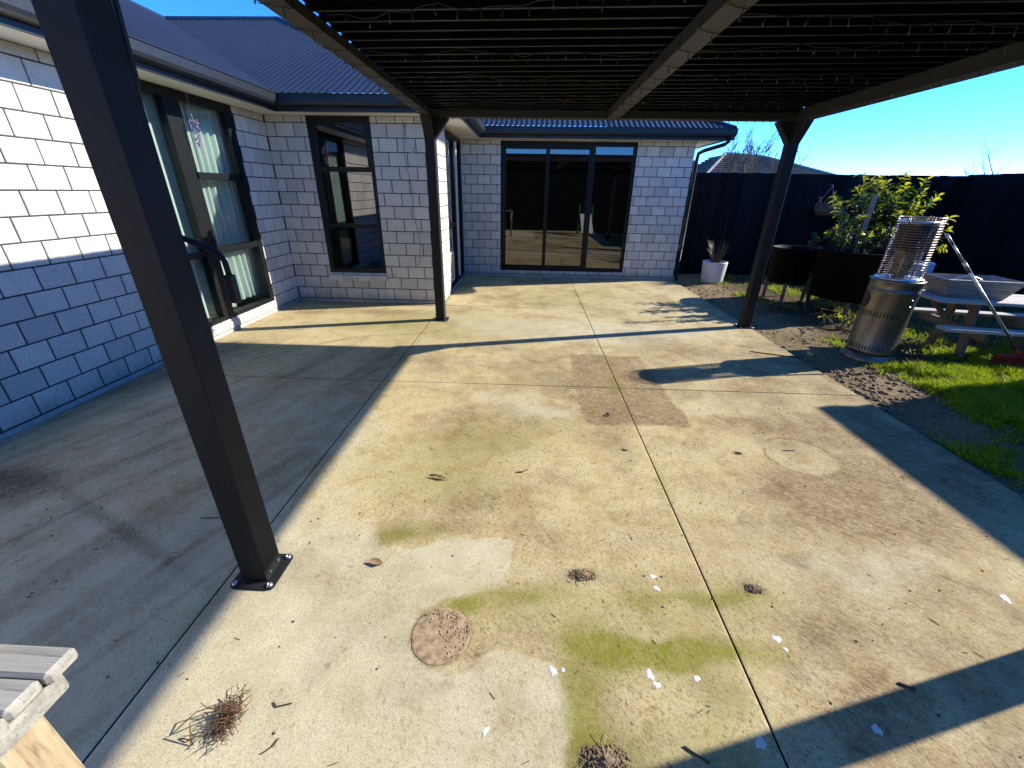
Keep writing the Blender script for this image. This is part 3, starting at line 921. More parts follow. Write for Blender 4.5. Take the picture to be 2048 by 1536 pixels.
win_l = window((WALL_X, 0), (0, 1), (1, 0), LW_WIN,
       [(4.43, 4.61, c, d, -.014, 'mullion'), (a, 4.43, .85, .91, -.03), (4.61, b, .855, .925, -.02), (4.61, b, 1.60, 1.67, -.02), (4.61, 4.645, .92, d - .05, -.02), (b - .10, b - .05, .92, d - .05, -.02)],
       [(a, 4.44, c, .87), (a, 4.44, .87, d), (4.6, b, c, .88), (4.6, b, .9, 1.63), (4.6, b, 1.64, d)])
a, b, c, d = MW_WIN
win_m = window((0, MID_Y), (1, 0), (0, -1), MW_WIN,
       [(a, b, 1.74, 1.80, -.018), (a, b, 1.045, 1.095, -.018), (a + .05, a + .09, 1.09, 1.745, -.02), (b - .09, b - .05, 1.8, d - .05, -.02), (a + .05, a + .09, 1.8, d - .05, -.02)],
       [(a, b, c, 1.06), (a, b, 1.08, 1.75), (a, b, 1.78, d)], 'dark_glass')
a, b, c, d = FW_WIN
win_f = window((0, FAR_Y), (1, 0), (0, -1), FW_WIN,
       [(.25, .315, c + .04, d - .06, -.02, 'sliding_stile'), (1.02, 1.125, c, d, -.016, 'sliding_stile'), (a + .05, a + .095, c + .04, d - .06, -.03, 'sliding_stile'), (a + .05, 1.03, c + .045, c + .10, -.03, 'door_rail'), (a + .05, 1.03, d - .12, d - .07, -.03, 'door_rail'), (1.12, b - .05, c + .04, c + .065, -.03, 'door_rail')],
       [(a + .06, .27, c, d), (.30, 1.04, c, d), (1.1, b - .04, c, d)], 'dark_glass', name='sliding_door')
hm = MB().bbox(-.515, -.49, FAR_Y - .005, FAR_Y + .03, .95, 1.15, .004)
hm.build('handle', 'window_metal', win_f)
a, b, c, d = SD_WIN
win_s = window((SIDE_X, 0), (0, 1), (1, 0), SD_WIN,
       [(7.60, 7.68, c, d, -.02, 'door_stile'), (a + .05, 7.6, .98, 1.04, -.03, 'door_rail')],
       [(a + .05, 7.62, c, d), (7.66, b - .04, c, d)], 'dark_glass', name='glass_door')
ws = MB().bbox(SIDE_X - .035, SIDE_X + .006, 7.70, 7.755, .12, 2.26, .003)
ws.build('door_jamb', 'white_paint', win_s)
cf = MB()
for q in ((6.88, 6.92, .15, .62), (7.16, 7.20, .15, .62), (6.92, 7.16, .15, .19), (6.92, 7.16, .58, .62)):
    cf.bbox(SIDE_X - .05, SIDE_X - .008, q[0], q[1], q[2], q[3], .004)
cf.build('cat_flap_frame', 'white_paint', win_s)
MB().box(SIDE_X - .046, SIDE_X - .040, 6.925, 7.155, .195, .575).build('cat_flap', 'dark_glass', win_s)

# rooms behind the glass
rm = MB()
def room(x0, x1, y0, y1, mats, name):
    for q in ((x0, x1, y0, y1, .02, .04, 1), (x0, x1, y0, y1, 2.42, 2.44, 0), (x0, x0 + .02, y0, y1, .04, 2.42, 0), (x1 - .02, x1, y0, y1, .04, 2.42, 0), (x0, x1, y1 - .02, y1, .04, 2.42, 0), (x0, x1, y0, y0 + .02, .04, 2.42, 0)):
        rm2.box(*q[:6], q[6])
rm2 = MB()
for q in ((-7.2, -3.58, -3.0, 5.9), ):
    x0, x1, y0, y1 = q
    rm2.box(x0, x1, y0, y1, .02, .04, 1).box(x0, x1, y0, y1, 2.40, 2.42).box(x0, x0 + .02, y0, y1, .04, 2.4).box(x0, x1, y0 - .02, y0, .04, 2.4).box(x0, x1, y1, y1 + .02, .04, 2.4)
rm2.build('bedroom_interior', ['room_white', 'room_floor'], house)
rm3 = MB()
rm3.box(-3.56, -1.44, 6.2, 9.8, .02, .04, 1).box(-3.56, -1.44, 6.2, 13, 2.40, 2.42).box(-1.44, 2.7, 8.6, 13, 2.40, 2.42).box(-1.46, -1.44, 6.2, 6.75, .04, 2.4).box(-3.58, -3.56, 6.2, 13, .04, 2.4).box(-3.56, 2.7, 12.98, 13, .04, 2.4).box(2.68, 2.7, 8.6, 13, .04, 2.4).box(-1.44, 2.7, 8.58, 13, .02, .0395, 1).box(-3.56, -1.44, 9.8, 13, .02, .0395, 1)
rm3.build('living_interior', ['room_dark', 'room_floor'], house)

# ---- eaves, gutters, roof
WALLP = [(WALL_X, -3.0), (WALL_X, MID_Y), (SIDE_X, MID_Y), (SIDE_X, FAR_Y), (END_X, FAR_Y), (END_X, 13.0)]
def offs(o):
    out = []
    n = len(WALLP)
    def nr(i):
        a, b = Vector(WALLP[i]), Vector(WALLP[i + 1])
        d = (b - a).normalized()
        return Vector((d.y, -d.x))
    for i, p in enumerate(WALLP):
        p = Vector(p)
        if i == 0: out.append(p + nr(0) * o)
        elif i == n - 1: out.append(p + nr(n - 2) * o)
        else: out.append(p + (nr(i - 1) + nr(i)) * o)
    return out
def sweep(prof, mat, name, close=True):
    mb = MB()
    rings = [[(q.x, q.y, z) for q in offs(o)] for (o, z) in prof]
    L = len(WALLP)
    k = len(prof)
    vs = [rings[j][i] for i in range(L) for j in range(k)]
    fs = []
    for i in range(L - 1):
        for j in range(k if close else k - 1):
            j2 = (j + 1) % k
            fs.append((i * k + j, (i + 1) * k + j, (i + 1) * k + j2, i * k + j2))
    if close:
        fs.append(tuple(range(k))); fs.append(tuple((L - 1) * k + j for j in reversed(range(k))))
    mb.add(vs, fs)
    return mb.build(name, mat, house)
sweep([(-.02, SOFF), (.355, SOFF), (.355, SOFF + .012), (-.02, SOFF + .012)], 'soffit_white', 'soffit')
sweep([(.35, SOFF - .018), (.372, SOFF - .018), (.372, SOFF + .135), (.35, SOFF + .135)], 'gutter_metal', 'fascia')
sweep([(.375, 2.395), (.462, 2.412), (.470, 2.44), (.470, 2.508), (.480, 2.512), (.480, 2.518), (.458, 2.518), (.458, 2.42), (.375, 2.41)], 'gutter_metal', 'gutter')

EO, EZ, TAN = .44, 2.515, math.tan(R(25))
def corr(name, cols, fn, wf, period=.085, amp=.0085):
    """corrugated sheet: fn(s, w, z) -> world point; wf(s) -> (w0, w1)"""
    mb = MB()
    s0, s1 = cols
    n = int((s1 - s0) / period * 6)
    vs, fs = [], []
    prev = None
    for k in range(n + 1):
        s = s0 + (s1 - s0) * k / n
        w0, w1 = wf(s)
        if w1 - w0 < .002:
            prev = None
            continue
        h = amp * (1 + math.cos(2 * math.pi * s / period))
        i = len(vs)
        vs.append(fn(s, w0, EZ + w0 * TAN + h))
        vs.append(fn(s, w1, EZ + w1 * TAN + h))
        if prev is not None:
            fs.append((prev, i, i + 1, prev + 1))
        prev = i
    mb.add(vs, fs)
    return mb.build(name, 'roof_iron', house, True)
XV, YV = WALL_X + EO, MID_Y - EO            # inner corner eave point
XH = SIDE_X + EO                            # outer corner x
YF = FAR_Y - EO
XE = END_X + EO
DR = 3.92
corr('roof_sheet', (-3.0, YV + DR), lambda s, w, z: (XV - w, s, z), lambda s: (max(0, s - YV), DR))
corr('roof_sheet', (XV - DR, XH), lambda s, w, z: (s, YV + w, z), lambda s: (max(0, XV - s), min(DR, XH - s)))
corr('roof_sheet', (YV, YF + DR), lambda s, w, z: (XH - w, s, z), lambda s: (max(0, s - YF), min(DR, s - YV)))
corr('roof_sheet', (XH - DR, XE), lambda s, w, z: (s, YF + w, z), lambda s: (max(0, XH - s), min(2.6, XE - s)))
corr('roof_sheet', (YF, 13.0), lambda s, w, z: (XE - w, s, z), lambda s: (0, min(2.6, s - YF)))
def cap(p, q, name='ridge_cap', w=.11):
    p, q = Vector(p), Vector(q)
    d = (q - p).normalized()
    sd = d.cross(Vector((0, 0, 1))).normalized()
    up = Vector((0, 0, 1))
    mb = MB()
    vs = []
    for e in (p, q):
        vs += [e - sd * w - up * .035, e - sd * .04 + up * .03, e + up * .045, e + sd * .04 + up * .03, e + sd * w - up * .035]
    mb.add(vs, [(i, i + 5, i + 6, i + 1) for i in range(4)])
    mb.build(name, 'roof_iron', house)
ZT = EZ + DR * TAN
cap((XV - DR, YV + DR, ZT), (XH - DR, YV + DR, ZT))
cap((XH - DR, YV + DR, ZT), (XH, YV, EZ))
cap((XV - DR, -3, ZT), (XV - DR, YV + DR, ZT))
cap((XE, YF, EZ), (XE - 2.6, YF + 2.6, EZ + 2.6 * TAN))
# back slopes so that the ridges have a far side
bk = MB()
bk.add([(XV - DR, -3, ZT - .01), (XV - DR, YV + DR + 4, ZT - .01), (XV - 2 * DR, YV + DR + 4, EZ), (XV - 2 * DR, -3, EZ)], [(0, 1, 2, 3)])
bk.add([(XV - DR, YV + DR, ZT - .012), (XH - DR, YV + DR, ZT - .012), (XH - DR, YV + 2 * DR, EZ), (XV - DR, YV + 2 * DR, EZ)], [(0, 1, 2, 3)])
bk.build('roof_back', 'roof_iron', house)
# valley flashing
mb = MB()
for (xa, ya, dd) in ((XV, YV, DR), (XH, YF, 2.6)):
    mb.add([(xa - .09, ya - .0, EZ - .005 + .0), (xa + .0, ya + .09, EZ - .005), (xa - dd + .0, ya + dd + .09, EZ + dd * TAN - .005), (xa - dd - .09, ya + dd, EZ + dd * TAN - .005)], [(0, 1, 2, 3)])
mb.build('valley_flashing', 'gutter_metal', house)
# roofing screws along the mid eave
mb = MB()
for k in range(24):
    for w in (.06, .85, 1.65, 2.45, 3.25):
        x = XH - .04 - k * .17
        if XV - w < x < XH - w:
            mb.lathe([(.009, 0), (.009, .006), (0, .010)], (round(x / .085) * .085, YV + w, EZ + w * TAN + .016), 6)
tag(mb.build('roof_screw', 'gutter_metal', house), kind='stuff')
# downpipe at the right corner
dp = MB()
dp.tube([(3.24, 8.02, 2.42), (3.24, 8.03, 2.34), (3.20, 8.08, 2.30), (2.98, 8.34, 2.23), (2.915, 8.41, 2.19), (2.91, 8.42, 2.10), (2.91, 8.42, .06), (2.91, 8.36, .02)], .031, 10)
dp.build('downpipe', 'window_metal', house, True)
for z in (.6, 1.9):
    MB().tube([(2.91, 8.42, z), (2.91, 8.42, z + .03)], .041, 10).build('pipe_clip', 'gutter_metal', house)
mb = MB()
mb.lathe([(.055, 0), (.055, .07), (.03, .09), (0, .09)], (3.28, 8.03, 2.36), 12)
mb.build('gutter_outlet', 'gutter_metal', house)

# ------------------------------------------------------------------ curtains and hanging things in the window
def curtain(name, label, x, y0, y1, z0, z1, folds, amp, swirl=0.0):
    n, mz = folds * 12, 14
    vs, fs = [], []
    for j in range(mz + 1):
        t = j / mz
        z = z0 + (z1 - z0) * t
        for i in range(n + 1):
            s = i / n
            ph = 2 * math.pi * folds * s + .6 * math.sin(7 * s)
            k = amp * (.75 + .25 * math.sin(3 * s + 1))
            y = y0 + (y1 - y0) * s + swirl * (1 - t) ** 3 * math.sin(5 * s)
            vs.append((x + k * math.sin(ph) * (1.1 - .25 * t) - swirl * (1 - t) ** 2 * .5, y, z))
    for j in range(mz):
        for i in range(n):
            b = j * (n + 1) + i
            fs.append((b, b + 1, b + n + 2, b + n + 1))
    mb = MB().add(vs, fs)
    o = mb.build(name, 'curtain_cloth', None, True)
    return tag(o, label, 'curtain', 'white curtains in the tall window')
curtain('curtain', 'white pleated curtain behind the narrow pane of tall left window', WALL_X - .17, 3.62, 4.88, .20, 2.33, 9, .03)
curtain('curtain', 'white pleated curtain bunched behind the wide pane of tall left window', WALL_X - .17, 4.90, 5.62, .24, 2.33, 7, .035, .10)
# lilac hanging flower
hf = thing('hanging_flower', 'lilac flower cluster hanging at the top of tall left window', 'decoration', (-3.36, 4.66, 2.2))
mb = MB()
for k in range(70):
    t = random.random()
    r = .035 * math.sin(math.pi * min(1, .25 + t * .8)) + .006
    a_ = random.uniform(0, 6.28)
    mb.lathe([(0, -.010), (.008, 0), (0, .008)], (-3.36 + r * math.cos(a_), 4.66 + r * math.sin(a_), 2.13 - .24 * t), 5)
mb.build('blossom', 'flower_purple', hf)
MB().tube([(-3.36, 4.66, 2.36), (-3.36, 4.66, 2.12)], .003, 5).build('string', 'straw', hf)
# cable clipped down the mid wall
mb = MB()
pts = [(-1.60 + .015 * math.sin(z * 9) + .05 * math.sin(z * 2.1), MID_Y - .012, z) for z in np.linspace(2.34, .55, 26)]
mb.tube(pts, .0028, 5)
tag(mb.build('wall_cable', 'cord_black'), 'thin black cable hanging down the block wall left of middle post', 'cable')
mb = MB()
mb.tube([(-1.66, 6.03, 2.11), (-1.60, 6.0, 2.07), (-1.53, 6.0, 2.04), (-1.50, 6.02, 2.0), (-1.53, 6.02, 1.96), (-1.58, 6.02, 1.975)], .006, 6)
tag(mb.build('wall_hook', 'aluminium', None, True), 'bent metal hook on the block wall beside the middle post', 'hook')

# ------------------------------------------------------------------ pergola
perg = thing('pergola', 'black metal pergola with louvred roof and four posts over the patio', 'pergola', (.83, 3.24, 0))
PX0, PX1, PY0, PY1 = -1.125, 2.79, 1.253, 5.22
PW = .055
BZ0 = 2.245
def ztop(x):
    return 2.298 + (x + 1.18) * .0125
for (px, py) in ((PX0, PY0), (PX0, PY1), (PX1, PY0), (PX1, PY1 + .035)):
    MB().bbox(px - PW, px + PW, py - PW, py + PW, .008, BZ0, .004).build('post', 'black_metal', perg)
    pl = MB()
    o_, c_ = .093, .018
    poly = [(px - o_ + c_, py - o_), (px + o_ - c_, py - o_), (px + o_ - c_ * .3, py - o_ + c_ * .3), (px + o_, py - o_ + c_), (px + o_, py + o_ - c_), (px + o_ - c_ * .3, py + o_ - c_ * .3), (px + o_ - c_, py + o_), (px - o_ + c_, py + o_), (px - o_ + c_ * .3, py + o_ - c_ * .3), (px - o_, py + o_ - c_), (px - o_, py - o_ + c_), (px - o_ + c_ * .3, py - o_ + c_ * .3)]
    pl.prism(poly, .001, .009)
    plate = pl.build('base_plate', 'black_metal', perg)
    for sx in (-1, 1):
        for sy in (-1, 1):
            MB().lathe([(.013, 0), (.013, .005), (.007, .010), (.004, .007), (0, .007)], (px + sx * .074, py + sy * .074, .009), 12).build('bolt', 'steel_bolt', plate)
    for d_ in (-.03, .03):
        MB().tube([(px + PW - .001, py + d_, .04), (px + PW + .006, py + d_, .04)], .007, 8).build('screw', 'steel_bolt', plate)
def beam(x0, x1, y0, y1, z0, z1):
    return MB().bbox(x0, x1, y0, y1, z0, z1, .003).build('beam', 'beam_metal', perg)
beam(PX0 - PW, PX0 + PW, PY0 - PW, PY1 + PW, BZ0, ztop(PX0))
beam(.775, .895, PY0 + PW, PY1 - PW, BZ0, ztop(.83))
beam(PX1 - PW, PX1 + PW + .012, PY0 - PW, PY1 + PW + .02, BZ0, ztop(PX1))
beam(PX0 + PW, PX1 - PW, PY1 - PW, PY1 + PW, BZ0 + .002, ztop(PX0) + .02)
beam(PX0 + PW, PX1 - PW, PY0 - PW, PY0 + PW, BZ0 + .002, ztop(PX0) + .02)
# knee gussets
def gusset(px, py, dx, dy, L=.15):
    mb = MB()
    for (ux, uy) in ((dx, 0), (0, dy)):
        if ux == 0 and uy == 0:
            continue
        s = PW
        a = Vector((px + ux * s, py + uy * s, 0))
        e = Vector((ux, uy, 0))
        sd = Vector((-uy, ux, 0)) * PW * .98
        poly = [a + Vector((0, 0, BZ0 + .001)), a + Vector((0, 0, BZ0 - L * 1.35)), a + e * L + Vector((0, 0, BZ0 - .012)), a + e * L + Vector((0, 0, BZ0 + .001))]
        vs = [p - sd for p in poly] + [p + sd for p in poly]
        mb.add(vs, [(3, 2, 1, 0), (4, 5, 6, 7), (0, 1, 5, 4), (1, 2, 6, 5), (2, 3, 7, 6), (3, 0, 4, 7)])
    return mb.build('gusset', 'black_metal', perg)
gusset(PX0, PY0, 1, 1); gusset(PX0, PY1, 1, -1); gusset(PX1, PY0, -1, 1); gusset(PX1, PY1 + .035, -1, -1)
# louvre blades: flat body above a narrow downturned lip
def blade(x0, x1, y):
    mb = MB()
    z0, z1 = ztop(x0) + .002, ztop(x1) + .002
    pr = [(0, 0), (.016, 0), (.018, .004), (.030, .034), (.172, .038), (.172, .046), (.024, .042), (.010, .010), (0, .006)]
    n = len(pr)
    vs = [(x0, y + a_, z0 + b_) for a_, b_ in pr] + [(x1, y + a_, z1 + b_) for a_, b_ in pr]
    fs, mi = [], []
    for i in range(n):
        j = (i + 1) % n
        mb.add([], [])
        fs.append((i, i + n, j + n, j))
    fs += [tuple(range(n)), tuple(reversed(range(n, 2 * n)))]
    mb.add(vs, fs)
    mb.mi = [1 if i in (0,) else 0 for i in range(len(fs))]
    return mb.build('louvre_blade', ['blade_paint', 'lip_lit'], perg)
yy = PY0 - .02
while yy < PY1 - .06:
    blade(-1.112, .832, yy)
    blade(.836, PX1 + PW, yy)
    yy += .1405
MB().box(PX1 + PW - .012, PX1 + PW, PY0 - .04, PY1 + .05, ztop(PX1) + .001, ztop(PX1) + .058).build('added_end_cap', 'black_metal', perg)  # added strip over the beam, keeps sun slits off the floor
MB().box(PX0, PX1, PY1 - .02, PY1 + .04, ztop(PX0) + .021, ztop(PX1) + .05).build('added_end_cap', 'black_metal', perg)

# bent tube arm with box on the near left post, and the cable beside it
arm = thing('bracket_light', 'black bent tube arm with boxed end fixed to near left post', 'bracket', (-1.07, 1.31, 1.4))
mb = MB()
mb.tube([(-1.135, 1.33, 1.395), (-1.10, 1.335, 1.383), (-1.03, 1.345, 1.352), (-1.005, 1.35, 1.335), (-.992, 1.35, 1.31), (-.989, 1.35, 1.262)], .009, 10)
mb.build('tube', 'black_metal', arm, True)
MB().bbox(-1.004, -.976, 1.336, 1.364, 1.175, 1.268, .003).build('box', 'cord_black', arm)
mb = MB()
mb.tube([(-1.085, 1.335, 2.30), (-1.083, 1.335, 2.0), (-1.092, 1.335, 1.8), (-1.105, 1.33, 1.70)], .0075, 8)
tag(mb.build('post_cable', 'cord_black', None, True), 'thick black cable running down the near left pergola post', 'cable')

# ------------------------------------------------------------------ string lights
def lights(name, label, path, n, rows=1):
    o = MB()
    pts = [Vector(p) for p in path]
    o.tube(pts, .0022, 4, caps=False)
    root = o.build(name, 'cord_black')
    tag(root, label, 'string lights', 'fairy light strings under the pergola roof')
    b = MB()
    for k in range(n):
        t = (k + .5) / n * (len(pts) - 1)
        i = int(t)
        p = pts[i].lerp(pts[i + 1], t - i)
        d = Vector((random.uniform(-.35, .35), random.uniform(-.35, .35), -1)).normalized()
        e = p + d * random.uniform(.018, .032)
        b.tube([p, e], .0026, 4)
        b.tube([e, e + d * .014], [.0042, .003], 5, 1)
    bo = b.build('bulb', ['cord_black', 'bulb_clear'], root)
    tag(bo, kind='stuff')
    return root
def sag(p, q, n=24, s=.05, j=.02):
    p, q = Vector(p), Vector(q)
    out = []
    for k in range(n + 1):
        t = k / n
        v = p.lerp(q, t)
        v.z += random.uniform(-j, 0) * .6 - s * abs(math.sin(math.pi * t * 3)) * .5
        v.y += random.uniform(-j, j) * 1.5
        out.append(v)
    return out
desc = ['row nearest the camera', 'second row from the camera', 'third row from the camera', 'row above the middle of the patio', 'third row from the far beam', 'second row from the far beam', 'row along the far beam']
for k, y in enumerate((1.95, 2.5, 3.05, 3.6, 4.15, 4.65, 5.05)):
    lights('string_lights', 'fairy light string under the left roof bay, ' + desc[k], sag((-1.06, y, 2.30), (.77, y + random.uniform(-.25, .25), 2.315)), 17)
    lights('string_lights', 'fairy light string under the right roof bay, ' + desc[k], sag((.90, y, 2.32), (2.73, y + random.uniform(-.25, .25), 2.33)), 17)
def wrap(x0, x1, name_):
    pts = []
    for k in range(13):
        y = 1.6 + k * .30
        pts += [(x0 - .003, y, BZ0 + .04), (x0 - .003, y + .02, BZ0 - .004), ((x0 + x1) / 2, y + .05, BZ0 - .006), (x1 + .003, y + .08, BZ0 - .004), (x1 + .003, y + .10, BZ0 + .04), ((x0 + x1) / 2, y + .2, ztop(x0) + .0035)]
    lights('string_lights', name_, pts, 40)
wrap(PX0 - PW, PX0 + PW, 'fairy light string wound round the left pergola beam')
wrap(.775, .895, 'fairy light string wound round the middle pergola beam')
lights('string_lights', 'fairy light string hanging along the right pergola beam', sag((2.72, 1.4, 2.262), (2.72, 5.15, 2.262), 30, .02, .008), 34)
lights('string_lights', 'fairy light string drooping below the far pergola beam', sag((-.9, 5.15, 2.262), (2.6, 5.15, 2.262), 34, .02, .008), 40)

# ------------------------------------------------------------------ fences
def fence(name, label, p, q, z1, cat='fence', pitch=.152, detail=True):
    p, q = Vector((*p, 0)), Vector((*q, 0))
    L = (q - p).length
    u = (q - p) / L
    n = Vector((u.y, -u.x, 0))
    root = thing(name, label, cat, tuple(p))
    k = int(math.ceil(L / pitch))
    me = {}
    for i in range(k):
        M = Matrix.Translation(p + u * (i * pitch)) @ Matrix((u, n, Vector((0, 0, 1)))).transposed().to_4x4()
        h = z1 + random.uniform(-.006, .006)
        d = random.uniform(0, .004)
        MB().bbox(.002, pitch - .002, d, .018 + d, -.06, h, .003, 0, M).build('paling', 'fence_black', root)
    for z in (.25, .95, z1 - .2):
        M = Matrix.Translation(p) @ Matrix((u, n, Vector((0, 0, 1)))).transposed().to_4x4()
        MB().box(0, L, -.05, -.001, z, z + .07, 0, M).build('rail', 'fence_black', root)
    return root
fence('fence', 'dark timber paling fence behind the plants on the far side', (2.95, 9.20), (8.36, 9.20), 1.935)
fence('fence', 'dark timber paling fence along the right side of the yard', (8.36, 9.20), (8.36, 3.2), 1.955)
barn = thing('added_garage', 'unseen black garage added behind the camera to darken the sliding door reflection', 'garage', (1, -3, 0))  # added unseen block, keeps the door glass and post fronts dark
for k in range(30):
    MB().bbox(-6 + k * .5, -5.505 + k * .5, -2.68, -2.65, -.1, 2.5, .004).build('cladding_board', 'cladding_black', barn)
MB().box(-6, 9, -7, -2.681, -.1, 2.5).build('wall', 'cladding_black', barn)
MB().bbox(-6.2, 9.2, -7.2, -2.55, 2.5, 2.6, .01).build('roof', 'roof_iron', barn)

simple('slide_green', (0.03, 0.16, 0.07), 0.45, var=0.1)
slide = thing('play_slide', 'green plastic play slide mirrored faintly in the sliding door', 'slide', (2.2, -1.0, 0))
for x_ in (1.95, 2.45):
    MB().bbox(x_ - .03, x_ + .03, -1.35, -.95, 0, 1.1, .01).build('side_panel', 'slide_green', slide)
for k in range(4):
    MB().bbox(1.98, 2.42, -1.30 + .07 * k, -1.22 + .07 * k, .18 + .19 * k, .22 + .19 * k, .005).build('step', 'slide_green', slide)
MB().add([(1.98, -.95, .78), (1.98, -.95, .74), (1.98, .05, .12), (1.98, .05, .16), (2.42, -.95, .78), (2.42, -.95, .74), (2.42, .05, .12), (2.42, .05, .16)], [(0, 1, 2, 3), (7, 6, 5, 4), (0, 3, 7, 4), (1, 5, 6, 2), (3, 2, 6, 7), (0, 4, 5, 1)]).build('chute', 'white_paint', slide)

# ------------------------------------------------------------------ unseen shed added outside the right edge to cast the corner shadow
shed = thing('added_shed', 'unseen grey shed added beyond the right edge to cast the corner shadow', 'shed', (6.3, 1, 0))
MB().bbox(6.34, 8.2, -1.2, 4.12, -.1, 2.12, .01).build('wall', 'shed_grey', shed)
MB().bbox(6.30, 8.26, -1.25, 4.16, 2.12, 2.22, .01).build('roof', 'roof_iron', shed)
MB().bbox(6.325, 6.345, .6, 1.5, 0, 1.95, .004).build('door', 'gutter_metal', shed)

# ------------------------------------------------------------------ neighbour's roof and bare trees
nb = thing('neighbour_house', 'neighbouring house with brown tiled hip roof behind the far fence', 'house', (13, 31, 0))
def tiles(quad, rows, name='tile_roof', mat='clay_tile'):
    """quad: eave a, eave b, ridge b, ridge a"""
    a, b, c, d = [Vector(v) for v in quad]
    nrm = (b - a).cross(d - a).normalized()
    if nrm.z < 0: nrm = -nrm
    mb = MB()
    for k in range(rows):
        t0, t1 = k / rows, (k + 1) / rows
        l0, r0, l1, r1 = a.lerp(d, t0), b.lerp(c, t0), a.lerp(d, t1), b.lerp(c, t1)
        up = nrm * .11
        mb.add([l0, r0, l0 + up, r0 + up, r1 + nrm * .01, l1 + nrm * .01], [(0, 1, 3, 2), (2, 3, 4, 5)])
    return mb.build(name, mat, nb)
A_, B_ = (12.43, 30.9, 3.92), (14.86, 30.9, 3.76)
tiles([(10.2, 28.2, 2.3), (19.6, 28.2, 2.3), B_, A_], 13)
tiles([(10.2, 35, 2.3), (10.2, 28.2, 2.3), A_, (12.43, 33, 3.92)], 13)
tiles([(19.6, 28.2, 2.3), (19.6, 35, 2.3), (14.86, 33, 3.76), B_], 13)
tiles([(6.0, 31.0, 2.4), (11.5, 31.0, 2.4), (11.55, 33.5, 3.62), (6.0, 33.5, 3.62)], 10)
mb = MB()
mb.tube([(10.2, 28.2, 2.36), (12.43, 30.9, 3.98)], .10, 6)
mb.tube([A_[:2] + (3.98,), B_[:2] + (3.82,), (19.6, 28.2, 2.36)], .10, 6)
mb.tube([(6.0, 33.5, 3.66), (11.55, 33.5, 3.66)], .10, 6)
mb.build('ridge_tile', 'tile_ridge', nb)
MB().box(10.6, 19.2, 28.6, 36, -.1, 2.29).build('wall', 'shed_grey', nb)
MB().box(6.4, 10.6, 31.4, 36, -.1, 2.38).build('wall', 'shed_grey', nb)

def bare_tree(name, label, base, h, spread, seed, levels=4, r0=.05):
    rnd = random.Random(seed)
    root = thing(name, label, 'tree', base, 'bare winter trees behind the fence')
    tr, cr = MB(), MB()
    def grow(p, d, L, r, lev):
        pts, rs = [p], [r]
        n = 4
        q = p.copy()
        dd = d.copy()
        for i in range(n):
            dd = (dd + Vector((rnd.uniform(-.16, .16), rnd.uniform(-.16, .16), rnd.uniform(-.02, .12)))).normalized()
            q = q + dd * (L / n)
            pts.append(q.copy())
            rs.append(max(.0035, r * (1 - .55 * (i + 1) / n)))
        (tr if lev == 0 else cr).tube(pts, rs, 5 if lev < 2 else 4, caps=False)
        if lev >= levels:
            return
        k = rnd.randint(3, 5) if lev > 0 else 5
        for i in range(k):
            t = rnd.uniform(.3, 1.0)
            f = t * n
            a = int(min(f, n - 1))
            b = pts[a].lerp(pts[a + 1], f - a)
            ang = rnd.uniform(0, 6.28)
            side = Vector((math.cos(ang), math.sin(ang), rnd.uniform(.2, .8))) * spread
            nd = (dd + side).normalized()
            grow(b, nd, L * rnd.uniform(.45, .7), max(.004, r * .5), lev + 1)
    grow(Vector(base), Vector((rnd.uniform(-.1, .1), 0, 1)), h * .5, r0, 0)
    tr.build('trunk', 'bark', root)
    cr.build('crown', 'bark', root)
    return root
bare_tree('bare_tree', 'leafless tree with spreading twigs behind the fence left of the right post', (5.35, 12.2, -.1), 4.0, .75, 5)
bare_tree('bare_tree', 'smaller leafless tree behind the fence, partly hidden by the right post', (6.05, 12.6, -.1), 3.5, .6, 9)
bare_tree('bare_tree', 'low leafless shrub showing over the fence at the far right', (13.3, 14.0, -.1), 3.2, .8, 14, 3)

